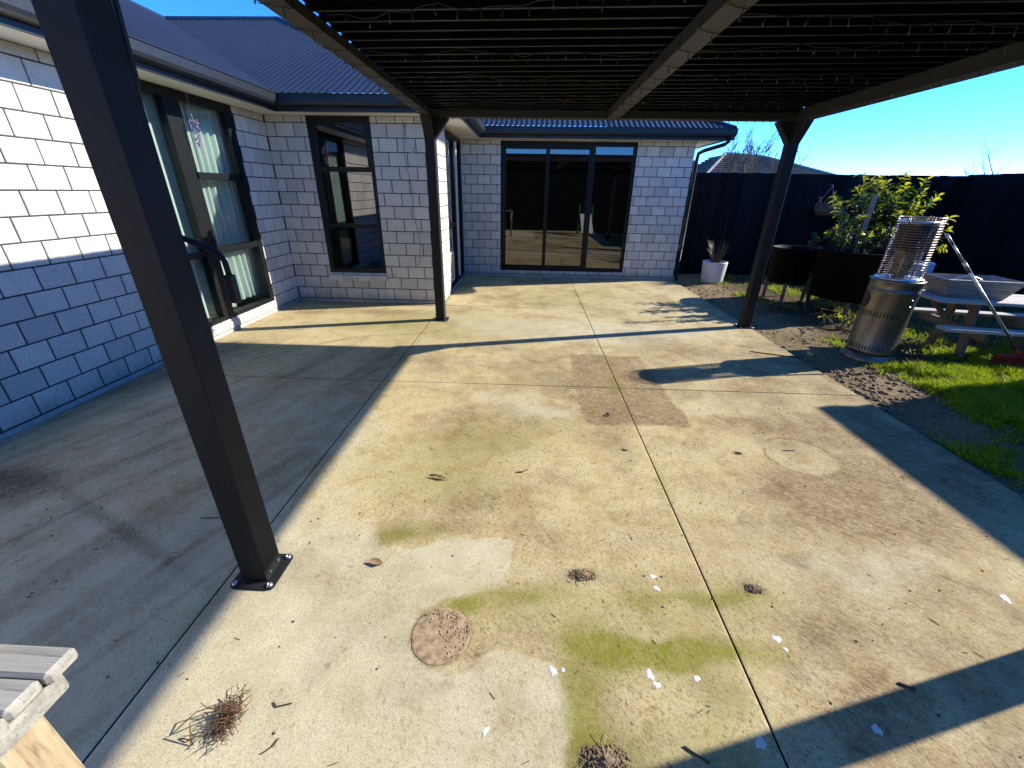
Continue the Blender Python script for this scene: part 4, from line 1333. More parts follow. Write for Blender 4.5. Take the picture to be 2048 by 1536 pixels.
# ------------------------------------------------------------------ lawn
def lawn(n, dens, hmin, hmax, name, seed):
    rng = np.random.default_rng(seed)
    x = np.where(rng.random(n * 5) < .7, rng.uniform(2.86, 4.9, n * 5), rng.uniform(2.86, 8.3, n * 5))
    y = np.where(rng.random(n * 5) < .7, rng.uniform(1.3, 4.6, n * 5), rng.uniform(.6, 9.1, n * 5))
    d = dens(x, y)
    keep = rng.random(len(x)) < d
    x, y, d = x[keep][:n], y[keep][:n], d[keep][:n]
    k = len(x)
    z = ground_h(x, y) - .004
    h = rng.uniform(hmin, hmax, k) * (.45 + .55 * d)
    a = rng.uniform(0, 6.283, k)
    w = rng.uniform(.0026, .0052, k)
    lx, ly = rng.normal(0, .5, k) * h, rng.normal(0, .5, k) * h
    ca, sa = np.cos(a) * w, np.sin(a) * w
    P = np.empty((k, 5, 3))
    P[:, 0] = np.stack([x - ca, y - sa, z], 1)
    P[:, 1] = np.stack([x + ca, y + sa, z], 1)
    P[:, 2] = np.stack([x + ca * .8 + lx * .4, y + sa * .8 + ly * .4, z + h * .6], 1)
    P[:, 3] = np.stack([x - ca * .8 + lx * .4, y - sa * .8 + ly * .4, z + h * .6], 1)
    P[:, 4] = np.stack([x + lx, y + ly, z + h], 1)
    b = np.arange(k) * 5
    loops = np.stack([b, b + 1, b + 2, b + 3, b + 3, b + 2, b + 4], 1).ravel().astype(np.int32)
    ls = np.stack([np.arange(k) * 7, np.arange(k) * 7 + 4], 1).ravel().astype(np.int32)
    me = bpy.data.meshes.new(name)
    me.vertices.add(k * 5); me.vertices.foreach_set('co', P.ravel())
    me.loops.add(len(loops)); me.loops.foreach_set('vertex_index', loops)
    me.polygons.add(k * 2); me.polygons.foreach_set('loop_start', ls)
    me.update(calc_edges=True)
    me.materials.append(MAT['grass_blade'])
    o = bpy.data.objects.new(name, me)
    COL.objects.link(o)
    return tag(o, kind='stuff')
def dens(x, y):
    n = fbm(x, y, 2.2, 4, 51)
    near = sstep(3.28, 3.66, x + .6 * (n - .5)) * (1 - sstep(3.85, 4.05, y + .3 * (n - .5)))
    low = (1 - sstep(2.4, 2.9, y)) * sstep(2.85, 3.0, x) * (.05 + .25 * sstep(.42, .64, n))
    far = sstep(.56, .70, n) * sstep(3.2, 3.6, x) * (y > 4.2) * .5
    rightp = sstep(4.2, 5.0, x) * .75 * (1 - sstep(5.0, 6.5, y) * .5)
    strip = .5 * sstep(.58, .66, fbm(x, y, 3, 3, 55)) * (y > 4.5) * (y < 5.2) * (x < 3.9) * (x > 3.1)
    soilp = np.exp(-((x - 3.2) ** 2 + (y - 3.4) ** 2) / .05)
    d = np.clip(np.maximum.reduce([near, low, far, rightp, strip]) - soilp, 0, 1)
    cl = fbm(x, y, 8, 3, 58)
    d = d * (.10 + .90 * sstep(.38, .54, cl))
    return d * np.where((x - 3.6) ** 2 + (y - 4.24) ** 2 < .07, 0, 1)
lawn(130000, dens, .03, .115, 'lawn_grass', 3)
# straw and clod litter on the bare soil strip
mb = MB()
for k in range(900):
    x, y = random.uniform(2.86, 3.6), random.uniform(2.9, 7.5)
    if (x - 3.6) ** 2 + (y - 4.24) ** 2 < .06: continue
    z = float(ground_h(np.array([x]), np.array([y]))[0])
    a_ = random.uniform(0, 6.28)
    L = random.uniform(.02, .07)
    mb.tube([(x, y, z + .004), (x + L * math.cos(a_), y + L * math.sin(a_), z + random.uniform(.002, .02))], .0016, 3, caps=False)
tag(mb.build('straw_litter', 'straw'), kind='stuff')
def clod(mb, x, y, z, r, rnd):
    n = 7
    vs = [(x, y, z + r * .75)]
    for j, (zz, rr) in enumerate(((.45, .75), (0, 1.0))):
        for i in range(n):
            t = 6.283 * i / n + j * .4
            q = rr * r * rnd.uniform(.75, 1.2)
            vs.append((x + q * math.cos(t), y + q * math.sin(t), z + zz * r * rnd.uniform(.7, 1.2)))
    fs = [(0, 1 + i, 1 + (i + 1) % n) for i in range(n)]
    fs += [(1 + i, 1 + n + i, 1 + n + (i + 1) % n, 1 + (i + 1) % n) for i in range(n)]
    mb.add(vs, fs)
rnd = random.Random(4)
mb = MB()
for k in range(700):
    x, y = (rnd.uniform(2.86, 3.7), rnd.uniform(2.6, 8)) if k % 2 else (rnd.uniform(2.88, 3.75), rnd.uniform(2.9, 3.95))
    if (x - 3.6) ** 2 + (y - 4.24) ** 2 < .06: continue
    clod(mb, x, y, float(ground_h(np.array([x]), np.array([y]))[0]) - .003, rnd.uniform(.006, .032), rnd)
tag(mb.build('soil_clods', 'dirt_clod', None, True), kind='stuff')

# ------------------------------------------------------------------ patio heater
HX, HY, HZ = 3.60, 4.24, -.01
heat = thing('patio_heater', 'steel area heater with coiled wire cage beside the picnic table', 'patio heater', (HX, HY, HZ))
def hp(pr): return [(r, z) for r, z in pr]
MB().lathe([(.225, .0), (.235, .015), (.235, .035), (.212, .06), (.205, .085)], (HX, HY, HZ), 48).build('base', 'heater_body', heat, True)
body = MB().lathe([(.205, .085), (.205, .13), (.202, .135), (.202, .705), (.206, .71), (.206, .725), (.202, .73), (.202, .80), (.214, .812), (.216, .825), (.205, .83), (.05, .83)], (HX, HY, HZ), 48).build('body', 'heater_body', heat, True)
for p_ in body.data.polygons: p_.use_smooth = True
cdir = math.atan2(-HY, -HX)
def slot_row(z, a0, a1, n, h):
    for k in range(n):
        a_ = a0 + (a1 - a0) * k / (n - 1)
        c, s = math.cos(a_), math.sin(a_)
        M = Matrix.Translation((HX + .203 * c, HY + .203 * s, HZ + z)) @ Matrix.Rotation(a_, 4, 'Z')
        MB().box(-.004, .0014, -.0048, .0048, -h / 2, h / 2, 0, M).build('vent_slot', 'heater_dark', body)
slot_row(.50, cdir - 1.0, cdir + .55, 13, .056)
slot_row(.155, cdir - 1.0, cdir + .5, 12, .054)
a_ = cdir - 1.05
M = Matrix.Translation((HX + .202 * math.cos(a_), HY + .202 * math.sin(a_), HZ + .61)) @ Matrix.Rotation(a_, 4, 'Z') @ Matrix.Rotation(math.pi / 2, 4, 'Y')
mb = MB(); mb.prism([(.07 * math.cos(t), .05 * math.sin(t)) for t in np.linspace(0, 6.283, 21)[:-1]], -.01, .004, 0, M)
mb.build('hand_hole', 'heater_dark', body)
for (da, z) in ((.9, .66), (.9, .60), (.2, .07)):
    a_ = cdir + da
    MB().lathe([(0, -.011), (.011, 0), (0, .011)], (HX + .206 * math.cos(a_), HY + .206 * math.sin(a_), HZ + z), 8).build('knob', 'heater_dark' if z < .1 else 'heater_bright', body)
MB().lathe([(.195, .83), (.19, .845), (.12, .862), (.075, .872), (.05, .90), (0, .905)], (HX, HY, HZ), 40).build('burner_plate', 'heater_bright', heat, True)
MB().lathe([(.075, .86), (.070, .96), (.066, 1.06), (.085, 1.07), (.09, 1.10), (.04, 1.11), (0, 1.11)], (HX, HY, HZ), 24).build('burner', 'heater_burner', heat, True)
for k in range(3):
    for q in range(10):
        a_ = 6.283 * q / 10 + k * .3
        MB().box(-.003, .0015, -.006, .006, -.007, .007, 0, Matrix.Translation((HX + .0705 * math.cos(a_), HY + .0705 * math.sin(a_), HZ + .93 + .03 * k)) @ Matrix.Rotation(a_, 4, 'Z')).build('burner_hole', 'heater_dark', heat)
MB().lathe([(.115, 1.10), (.13, 1.11), (.135, 1.30), (.142, 1.315), (.14, 1.33), (0, 1.345)], (HX, HY, HZ), 32).build('emitter', 'heater_dark', heat, True)
MB().lathe([(.148, 1.325), (.158, 1.33), (.158, 1.352), (.03, 1.36), (0, 1.36)], (HX, HY, HZ), 40).build('lid', 'heater_bright', heat, True)
CR = .168
nr = 25
for k in range(nr):
    z = .845 + (1.385 - .845) * k / (nr - 1)
    pts = [(HX + CR * math.cos(t), HY + CR * math.sin(t), HZ + z) for t in np.linspace(0, 2 * math.pi, 37)]
    MB().tube(pts, .0040, 5, caps=False).build('cage_ring', 'heater_cage', heat, True)
for k in range(6):
    a_ = 6.283 * k / 6 + .4
    MB().tube([(HX + (CR - .006) * math.cos(a_), HY + (CR - .006) * math.sin(a_), HZ + z) for z in (.84, 1.39)], .0036, 6).build('cage_rod', 'heater_cage', heat, True)
for k in range(4):
    a_ = 6.283 * k / 4 + .7
    MB().tube([(HX + .10 * math.cos(a_), HY + .10 * math.sin(a_), HZ + z) for z in (.86, 1.12)], .006, 6).build('support_rod', 'heater_bright', heat, True)
MB().tube([(HX + .05, HY - .02, HZ + .875), (HX - .02, HY - .055, HZ + .93), (HX - .025, HY - .075, HZ + 1.03)], .005, 6).build('igniter', 'heater_burner', heat, True)

# ------------------------------------------------------------------ picnic table, trough and broom
UL = Vector((.985, -.17, 0)).normalized()
VL = Vector((.17, .985, 0)).normalized()
T0 = Vector((4.20, 4.35, 0))
TM = Matrix.Translation(T0) @ Matrix((UL, VL, Vector((0, 0, 1)))).transposed().to_4x4()
GZ0 = -.01
table = thing('picnic_table', 'weathered wooden picnic table with trestle legs on the grass', 'picnic table', (T0.x, T0.y, 0))
TL, TW, TZ = 1.55, .56, .60
def plank(name, x0, x1, y0, y1, z0, z1, mat, M=TM, parent=table, b=.004):
    """own origin and axes, so that the grain follows the plank"""
    c = Vector(((x0 + x1) / 2, (y0 + y1) / 2, (z0 + z1) / 2))
    me = MB().bbox(x0 - c.x, x1 - c.x, y0 - c.y, y1 - c.y, z0 - c.z, z1 - c.z, b).mesh(name, mat)
    o = bpy.data.objects.new(name, me)
    COL.objects.link(o)
    o.parent = parent
    o.matrix_parent_inverse = Matrix.Translation(-parent.location)
    o.matrix_basis = M @ Matrix.Translation(c)
    return o
for k in range(4):
    plank('top_plank', 0, TL, k * .142, k * .142 + .134, TZ - .032, TZ, 'top_wood')
for yy_ in (-.20, .62):
    plank('seat_plank', .02, TL - .02, yy_, yy_ + .14, .325, .357, 'top_wood')
for xu in (.36, 1.2):
    plank('cross_beam', xu, xu + .04, -.17, .74, .245, .325, 'table_wood')
    plank('top_cleat', xu, xu + .04, .03, .53, TZ - .09, TZ - .032, 'table_wood')
    for sg in (-1, 1):
        yb, yt = (.05, .15) if sg < 0 else (.51, .41)
        d_ = Vector((0, yt - yb, .58)).normalized()
        L = math.hypot(yt - yb, .58)
        ang = math.atan2(yt - yb, .58)
        M = TM @ Matrix.Translation((xu + .062, yb, GZ0 - .02)) @ Matrix.Rotation(-ang, 4, 'X')
        plank('leg', -.02, .02, -.045, .045, 0, L, 'table_wood', M)
    M = TM @ Matrix.Translation((xu + .02, .28, .30)) @ Matrix.Rotation(R(-48 if xu < 1 else 48), 4, 'Y')
    plank('brace', -.018, .018, -.03, .03, -.0, .34, 'table_wood', M)

trough = thing('planter_trough', 'tapered grey wooden planter box standing on the picnic table', 'planter box', (T0.x + .5, T0.y + .3, TZ))
def slab4(name, pts, t, mat, parent):
    """thick panel from four corners"""
    p = [Vector(v) for v in pts]
    n = (p[1] - p[0]).cross(p[3] - p[0]).normalized() * t
    vs = p + [q - n for q in p]
    mb = MB().add([TM @ v for v in vs], [(0, 1, 2, 3), (7, 6, 5, 4), (0, 4, 5, 1), (1, 5, 6, 2), (2, 6, 7, 3), (3, 7, 4, 0)])
    return mb.build(name, mat, parent)
bx0, bx1, by0, by1, bz = .15, .64, .16, .50, TZ + .002
tx0, tx1, ty0, ty1, tz = .05, .74, .11, .55, TZ + .185
zm = (bz + tz) / 2
def lerp(a, b, t): return a + (b - a) * t
for (t0, t1) in ((0, .49), (.51, 1)):
    f = lambda t, i: (lerp(bx0, tx0, t), lerp(bx1, tx1, t), lerp(by0, ty0, t), lerp(by1, ty1, t), lerp(bz, tz, t))[i]
    g = lambda t: tuple(f(t, i) for i in range(5))
    a0, a1, c0, c1, z0_ = g(t0)
    A0, A1, C0, C1, z1_ = g(t1)
    slab4('side_board', [(a0, c0, z0_), (a1, c0, z0_), (A1, C0, z1_), (A0, C0, z1_)], .018, 'trough_wood', trough)
    slab4('side_board', [(a1, c1, z0_), (a0, c1, z0_), (A0, C1, z1_), (A1, C1, z1_)], .018, 'trough_wood', trough)
    slab4('end_board', [(a0, c1, z0_), (a0, c0, z0_), (A0, C0, z1_), (A0, C1, z1_)], .018, 'trough_wood', trough)
    slab4('end_board', [(a1, c0, z0_), (a1, c1, z0_), (A1, C1, z1_), (A1, C0, z1_)], .018, 'trough_wood', trough)
slab4('base_board', [(bx0, by0, bz + .02), (bx1, by0, bz + .02), (bx1, by1, bz + .02), (bx0, by1, bz + .02)], .018, 'trough_wood', trough)
mb = MB()
c0 = TM @ Vector((.03, .29, TZ + .15))
mb.tube([c0 + Vector((.02 * math.cos(t), -.03 * math.sin(t) * 1.0, .03 * math.sin(t) * .6 + .0)) for t in np.linspace(0, 3.14, 9)], .008, 6)
mb.build('rope_handle', 'straw', trough, True)
mb = MB()
arc = [TM @ Vector((.22 + .28 * t, .3, TZ + .16 + .045 * math.sin(math.pi * t))) for t in np.linspace(0, 1, 11)]
mb.tube(arc, .006, 6)
tag(mb.build('wire_handle', 'aluminium', None, True), 'curved silver wire handle lying in the wooden planter box', 'handle')

broom = thing('broom', 'broom with silver telescopic handle and red bristles leaning on table', 'broom', (4.95, 4.03, 0))
hb, ht = Vector((4.88, 4.04, .15)), Vector((3.84, 4.20, 1.235))
dv = (ht - hb)
MB().tube([hb + dv * .03, hb + dv * .76], .0125, 10).build('handle', 'aluminium', broom, True)
MB().tube([hb + dv * .70, hb + dv * .78], .0155, 10).build('collar', 'aluminium', broom, True)
MB().tube([hb + dv * .76, hb + dv * .93], .0100, 10).build('handle_extension', 'aluminium', broom, True)
MB().tube([hb + dv * .92, hb + dv * 1.0], [.0125, .012], 10).build('grip', 'aluminium', broom, True)
BMx = Matrix.Translation((4.90, 4.03, 0)) @ Matrix.Rotation(R(-6), 4, 'Z')
MB().bbox(-.19, .19, -.035, .035, .105, .135, .006, 0, BMx).build('head', 'broom_red', broom)
MB().tube([hb - dv * .03, hb + dv * .035], [.034, .017], 10).build('socket', 'broom_red', broom, True)
mb = MB()
rnd = random.Random(2)
for k in range(520):
    x, y = rnd.uniform(-.185, .185), rnd.uniform(-.03, .03)
    fx = x * 1.32 + rnd.uniform(-.012, .012)
    fy = y * 1.6 + rnd.uniform(-.012, .012)
    mb.tube([BMx @ Vector((x, y, .106)), BMx @ Vector((fx, fy, .0))], .0016, 3, caps=False)
tag(mb.build('bristles', 'bristle_red', broom), kind='stuff')

# ------------------------------------------------------------------ pots and plants
LEAF = {}
def leaf_mesh(L, W, mat, fold=.25, curl=.18):
    key = (L, W, mat)
    if key not in LEAF:
        vs = [(0, 0, 0), (-W * .42, L * .3, W * fold), (0, L * .33, 0), (W * .42, L * .3, W * fold), (-W * .4, L * .65, W * fold - curl * L * .3), (0, L * .68, -curl * L * .35), (W * .4, L * .65, W * fold - curl * L * .3), (0, L, -curl * L)]
        fs = [(0, 2, 1), (0, 3, 2), (1, 2, 5, 4), (2, 3, 6, 5), (4, 5, 7), (5, 6, 7)]
        LEAF[key] = MB().add(vs, fs).mesh('leaf', mat, True)
    return LEAF[key]
def leafM(p, d, up):
    d = d.normalized()
    sdv = d.cross(up)
    if sdv.length < 1e-4: sdv = d.orthogonal()
    sdv.normalize()
    u = sdv.cross(d)
    M = Matrix((sdv, d, u)).transposed().to_4x4()
    M.translation = p
    return M
def shrub(name, label, base, stems, mats, seed, nper, L=(.05, .085), limit=300):
    """stems: list of polylines (world). leaves spiral along the upper part of each stem"""
    rnd = random.Random(seed)
    root = thing(name, label, 'shrub', base)
    sm = MB()
    spots = []
    for pl, dens_, sp in stems:
        pts = [Vector(p) for p in pl]
        sm.tube(pts, [.008 - .005 * i / (len(pts) - 1) for i in range(len(pts))], 5, caps=False)
        n = int(nper * dens_)
        for k in range(n):
            t = sp + (1 - sp) * (k + rnd.random()) / n
            f = t * (len(pts) - 1)
            i = min(int(f), len(pts) - 2)
            p = pts[i].lerp(pts[i + 1], f - i)
            ax = (pts[i + 1] - pts[i]).normalized()
            a_ = k * 2.4 + rnd.uniform(-.5, .5)
            o = ax.orthogonal().normalized()
            o = Matrix.Rotation(a_, 3, ax) @ o
            d = (o + ax * rnd.uniform(.25, .9) + Vector((0, 0, rnd.uniform(-.25, .3))))
            spots.append((p, d, ax, t))
    sm.build('stem', 'bark', root)
    rnd.shuffle(spots)
    rest = {}
    Ls = [round(L[0] + (L[1] - L[0]) * i / 3, 4) for i in range(4)]
    for k, (p, d, ax, t) in enumerate(spots):
        mat = mats[2] if (t > .86 and rnd.random() < .75) else (mats[0] if rnd.random() < .6 else mats[1])
        ll = rnd.choice(Ls)
        me = leaf_mesh(ll, round(ll * .42, 4), mat)
        M = leafM(p, d, (ax + Vector((rnd.uniform(-.4, .4), rnd.uniform(-.4, .4), .6))).normalized())
        if k < limit:
            o = bpy.data.objects.new('leaf', me)
            COL.objects.link(o)
            o.parent = root
            o.matrix_parent_inverse = Matrix.Translation(-root.location)
            o.matrix_basis = M
        else:
            mb = rest.setdefault(mat, MB())
            mb.add([M @ v.co for v in me.vertices], [tuple(q.vertices) for q in me.polygons])
    for mat, mb in rest.items():
        tag(mb.build('leaf_cluster', mat, root), kind='stuff')
    return root
def stem(b, tip, rnd, n=6, wob=.03):
    b, tip = Vector(b), Vector(tip)
    return [b.lerp(tip, i / n) + Vector((rnd.uniform(-wob, wob), rnd.uniform(-wob, wob), 0)) * (0 if i in (0,) else 1) + Vector((0, 0, .06 * math.sin(math.pi * i / n))) for i in range(n + 1)]

def tub(name, label, cx, cy, r, z0, z1, legs=True):
    root = thing(name, label, 'planter', (cx, cy, 0), 'black planter tubs on legs')
    MB().lathe([(r * .90, z0), (r, z1 - .02), (r + .012, z1 - .02), (r + .012, z1), (r - .012, z1), (r - .018, z1 - .06), (r * .9, z1 - .06)], (cx, cy, 0), 48).build('tub', 'tub_black', root, True)
    MB().lathe([(0, z1 - .05), (r - .02, z1 - .05)], (cx, cy, 0), 24).build('soil', 'pot_soil', root)
    for k in range(4):
        a_ = math.pi / 4 + k * math.pi / 2 + .25
        x, y = cx + r * .85 * math.cos(a_), cy + r * .85 * math.sin(a_)
        MB().bbox(x - .02, x + .02, y - .02, y + .02, -.05, z0 + .02, .003).build('leg', 'table_wood', root)
    return root
tub('planter_tub', 'black round planter tub on legs just right of the right post', 4.18, 6.95, .32, .28, .81)
tub('planter_tub', 'large black round planter tub on legs behind the patio heater', 4.64, 6.2, .52, .22, .87)
rn = random.Random(31)
st = []
for k in range(16):
    a_ = rn.uniform(0, 6.283); r_ = rn.uniform(.08, .40)
    st.append((stem((4.48 + .2 * math.cos(a_), 6.15 + .15 * math.sin(a_), .81), (4.42 + r_ * 1.0 * math.cos(a_), 6.1 + r_ * .8 * math.sin(a_), rn.uniform(.98, 1.2)), rn), 1.0, .15))
st.append((stem((4.34, 6.1, .82), (4.0, 6.05, 1.48), rn, 7, .02), 1.4, .3))
st.append((stem((4.45, 6.12, .82), (4.36, 6.05, 1.30), rn, 7, .02), 1.0, .35))
shrub('citrus_shrub', 'glossy dark green shrub with one tall yellow shoot in large black tub', (4.48, 6.15, .81), st, ('leaf_dark', 'leaf_dark', 'leaf_young'), 5, 44, (.05, .085))
st = []
rn = random.Random(8)
tips = [(4.72, 1.66), (4.80, 1.78), (4.95, 1.74), (5.08, 1.88), (5.22, 1.72), (5.35, 1.80), (5.5, 1.74), (5.66, 1.88), (5.76, 1.72), (5.86, 1.58), (5.92, 1.42), (5.70, 1.50), (5.45, 1.55), (5.2, 1.52), (4.98, 1.5), (6.12, 1.12), (6.22, 1.22), (6.05, .98), (5.98, .85), (4.84, 1.36), (5.6, 1.3), (5.3, 1.35), (5.1, 1.25), (6.1, 1.28), (5.95, .72)]
for (x, z) in tips:
    for q in range(2):
        y = 6.95 + rn.uniform(-.35, .35)
        st.append((stem((5.40 + rn.uniform(-.05, .05), 7.0, .62), (x + rn.uniform(-.08, .08), y, z - q * .1), rn, 7, .035), 1.0, .45))
shrub('citrus_tree', 'bushy leafy shrub with lime green tips standing behind the heater', (5.40, 7.0, .5), st, ('leaf_glossy', 'leaf_dark', 'leaf_young'), 6, 34, (.075, .125))
pot2 = thing('white_pot', 'white pot half hidden behind the wooden planter box', 'pot', (5.98, 7.02, 0))
MB().lathe([(.30, -.03), (.335, .10), (.35, .62), (.33, .64), (.31, .62), (.30, .55), (0, .55)], (5.98, 7.02, 0), 40).build('pot', 'white_ceramic', pot2, True)
stake = MB().bbox(-.022, .022, -.018, .018, 0, 1.62, .003, 0, Matrix.Translation((4.70, 6.40, -.05)) @ Matrix.Rotation(R(0), 4, 'Y'))
tag(stake.build('garden_stake', 'grey_wood'), 'grey timber stake standing among the leaves behind the heater', 'stake')
# small fern in left tub
rn = random.Random(3)
st = [(stem((4.32, 6.8, .75), (4.30 + rn.uniform(-.07, .07), 6.75, z), rn, 5, .012), 1.0, .2) for z in (1.04, .98, .93, .9)]
shrub('fern', 'small upright fern in the black tub beside the right post', (4.32, 6.8, .75), st, ('leaf_dark', 'leaf_glossy', 'leaf_glossy'), 7, 16, (.04, .06))
rn = random.Random(13)
st = [(stem((4.25, 6.4, -.02), (4.22 + rn.uniform(-.16, .14), 6.35, z), rn, 5, .02), 1.0, .2) for z in (.52, .6, .45, .66, .38)]
shrub('fern', 'leafy weed growing between the two black planter tubs', (4.25, 6.4, -.02), st, ('leaf_dark', 'leaf_glossy', 'leaf_glossy'), 17, 9, (.05, .09))
# low weeds on the soil
for k, (x, y, lab) in enumerate(((3.68, 6.1, 'low weed clump in the shade left of the planter tubs'), (4.25, 5.3, 'low weed clump on sunlit soil behind the heater'), (4.15, 4.35, 'low weed clump at the foot of the heater by the table'), (3.95, 5.35, 'low green weeds at the left side of the heater'), (4.35, 5.0, 'small weed under the end of the picnic table'))):
    rn = random.Random(40 + k)
    st = [(stem((x + rn.uniform(-.1, .1), y + rn.uniform(-.1, .1), -.01), (x + rn.uniform(-.25, .25), y + rn.uniform(-.2, .2), rn.uniform(.08, .16)), rn, 4, .02), 1.0, .1) for _ in range(9)]
    shrub('weed', lab, (x, y, 0), st, ('leaf_glossy', 'leaf_dark', 'leaf_young'), 60 + k, 8, (.035, .06), 40)

# white pot with spiky plant
wp = thing('white_pot', 'round white pot with dark spiky plant by the far fence', 'pot', (3.56, 8.30, 0))
MB().lathe([(.155, -.03), (.185, -.01), (.20, .06), (.222, .37), (.222, .385), (.205, .385), (.20, .33), (0, .33)], (3.56, 8.30, 0), 44).build('pot', 'white_ceramic', wp, True)
MB().lathe([(0, .335), (.20, .335)], (3.56, 8.30, 0), 24).build('soil', 'pot_soil', wp)
sp_ = thing('spiky_plant', 'dark spiky grass plant growing in round white pot', 'plant', (3.56, 8.30, .34))
rn = random.Random(5)
for k in range(70):
    a_ = rn.uniform(0, 6.283); r_ = rn.uniform(.02, .24); h = rn.uniform(.22, .50)
    b = Vector((3.56 + .06 * math.cos(a_), 8.30 + .06 * math.sin(a_), .33))
    t_ = b + Vector((r_ * math.cos(a_), r_ * math.sin(a_), h))
    md = b.lerp(t_, .55) + Vector((0, 0, .06))
    sdv = Vector((-math.sin(a_), math.cos(a_), 0)) * .007
    MB().add([b - sdv, b + sdv, md + sdv * .8, md - sdv * .8, t_], [(0, 1, 2, 3), (3, 2, 4)]).build('blade', 'spiky_leaf', sp_)

# hanging basket on the fence
hb_ = thing('hanging_basket', 'coir hanging basket with chains on the dark fence', 'hanging basket', (5.75, 9.0, 1.25))
MB().lathe([(.10, 1.19), (.17, 1.24), (.20, 1.36), (.185, 1.36), (0, 1.33)], (5.75, 8.98, 0), 28).build('basket', 'basket_coir', hb_, True)
MB().tube([(5.75, 9.19, 1.76), (5.75, 8.98, 1.74)], .008, 6).build('bracket', 'aluminium', hb_)
for k in range(3):
    a_ = 2.09 * k + .5
    MB().tube([(5.75 + .19 * math.cos(a_), 8.98 + .19 * math.sin(a_), 1.36), (5.75, 8.98, 1.73)], .004, 5).build('chain', 'aluminium', hb_)
rn = random.Random(77)
mb = MB()
for k in range(26):
    a_ = rn.uniform(0, 6.283)
    b = Vector((5.75 + .1 * math.cos(a_), 8.98 + .1 * math.sin(a_), 1.34))
    mb.tube([b, b + Vector((rn.uniform(-.12, .12), rn.uniform(-.1, .1), rn.uniform(.06, .22)))], .003, 4, caps=False)
tag(mb.build('dry_stems', 'straw', hb_), kind='stuff')

# ------------------------------------------------------------------ weathered bench in the near left corner
bench = thing('garden_table', 'weathered grey timber table corner in the near left foreground', 'table', (-1.3, .3, 0))
KB = .84
def free_plank(name, x0, x1, y0, y1, z0, z1, mat, b=.005):
    z1 = 1.53 - (1.53 - z1) * KB
    z0 = 1.53 - (1.53 - z0) * KB if z0 > 0 else 0
    return plank(name, x0 * KB, x1 * KB, y0 * KB, y1 * KB, z0, z1, mat, Matrix.Identity(4), bench, b)
free_plank('top_board', -1.9, -.790, .388, .4405, .752, .780, 'grey_wood')
free_plank('top_board', -1.9, -.796, .333, .3855, .7525, .7795, 'grey_wood')
free_plank('top_board', -1.9, -.789, .278, .3305, .752, .781, 'grey_wood')
free_plank('top_board', -1.9, -.793, .223, .2755, .752, .780, 'grey_wood')
free_plank('end_cleat', -.838, -.795, .18, .412, .712, .751, 'grey_wood')
free_plank('leg', -.895, -.822, .305, .378, .0, .711, 'post_wood')
free_plank('leg', -.895, -.822, .10, .17, .0, .711, 'post_wood')
rn = random.Random(21)
st = [(stem((-.777, .336, .903), (-.742 + rn.uniform(-.012, .012), .328 + rn.uniform(-.02, .02), .915), rn, 4, .003), 1.0, .3) for _ in range(3)]
shrub('leaf_sprig', 'fresh green leaf sprig lying on the weathered table', (-.777, .336, .903), st, ('leaf_glossy', 'leaf_young', 'leaf_young'), 33, 3, (.015, .022), 40)

# ------------------------------------------------------------------ litter on the patio
def blobmesh(r, rnd, h, n=13, el=1.0):
    n = 28
    vs = [(0, 0, h)]
    ph = [rnd.uniform(0, 6.28) for _ in range(4)]
    rr = [r * (.85 + .13 * math.sin(2 * 6.283 * i / n + ph[0]) + .12 * math.sin(3 * 6.283 * i / n + ph[1]) + .10 * math.sin(5 * 6.283 * i / n + ph[2]) + rnd.uniform(-.05, .08)) for i in range(n)]
    for (f, z) in ((.6, h * .8), (1.0, .0006)):
        for i in range(n):
            t = 6.283 * i / n
            vs.append((rr[i] * f * math.cos(t) * el, rr[i] * f * math.sin(t), z))
    fs = [(0, 1 + i, 1 + (i + 1) % n) for i in range(n)]
    fs += [(1 + i, 1 + n + i, 1 + n + (i + 1) % n, 1 + (i + 1) % n) for i in range(n)]
    return MB().add(vs, fs)
drops = [(.59, 1.32, .017, 'white bird dropping, upper of a pair left of the long joint'), (.59, 1.26, .016, 'white bird dropping, lower of a pair left of the long joint'),
         (.13, .90, .021, 'white bird dropping on the edge of the scrubbed patch'), (.165, .905, .010, 'tiny white bird dropping beside the one on the scrubbed edge'), (.47, .905, .019, 'bright white bird dropping on green algae'),
         (.485, .872, .018, 'smeared white bird dropping just below the bright one on algae'), (.63, .90, .016, 'pale bird dropping on algae close to the long joint'), (-.09, .71, .014, 'small round white bird dropping alone on pale concrete'),
         (.99, 1.06, .018, 'ring shaped bird dropping right of the long joint'), (1.0, 1.02, .012, 'small white bird dropping below the ring shaped one'), (1.15, .775, .018, 'white bird dropping in the shadow band at lower right'),
         (.76, .72, .024, 'large bird dropping in the shadow near the bottom edge'), (2.06, 1.29, .024, 'white bird dropping near the lower right edge of photo'), (-1.58, 1.93, .013, 'white speck of bird dropping in the shade behind near post'), (-1.56, 1.80, .010, 'second white speck of bird dropping in the shade behind near post')]
rnd = random.Random(12)
for (x, y, r, lab) in drops:
    o = blobmesh(r * .78, rnd, .0018, 13, rnd.uniform(.9, 1.5)).build('bird_dropping', 'dropping_white')
    o.location = (x, y, 0)
    o.rotation_euler = (0, 0, rnd.uniform(0, 3))
    tag(o, lab, 'bird dropping', 'bird droppings on the patio')
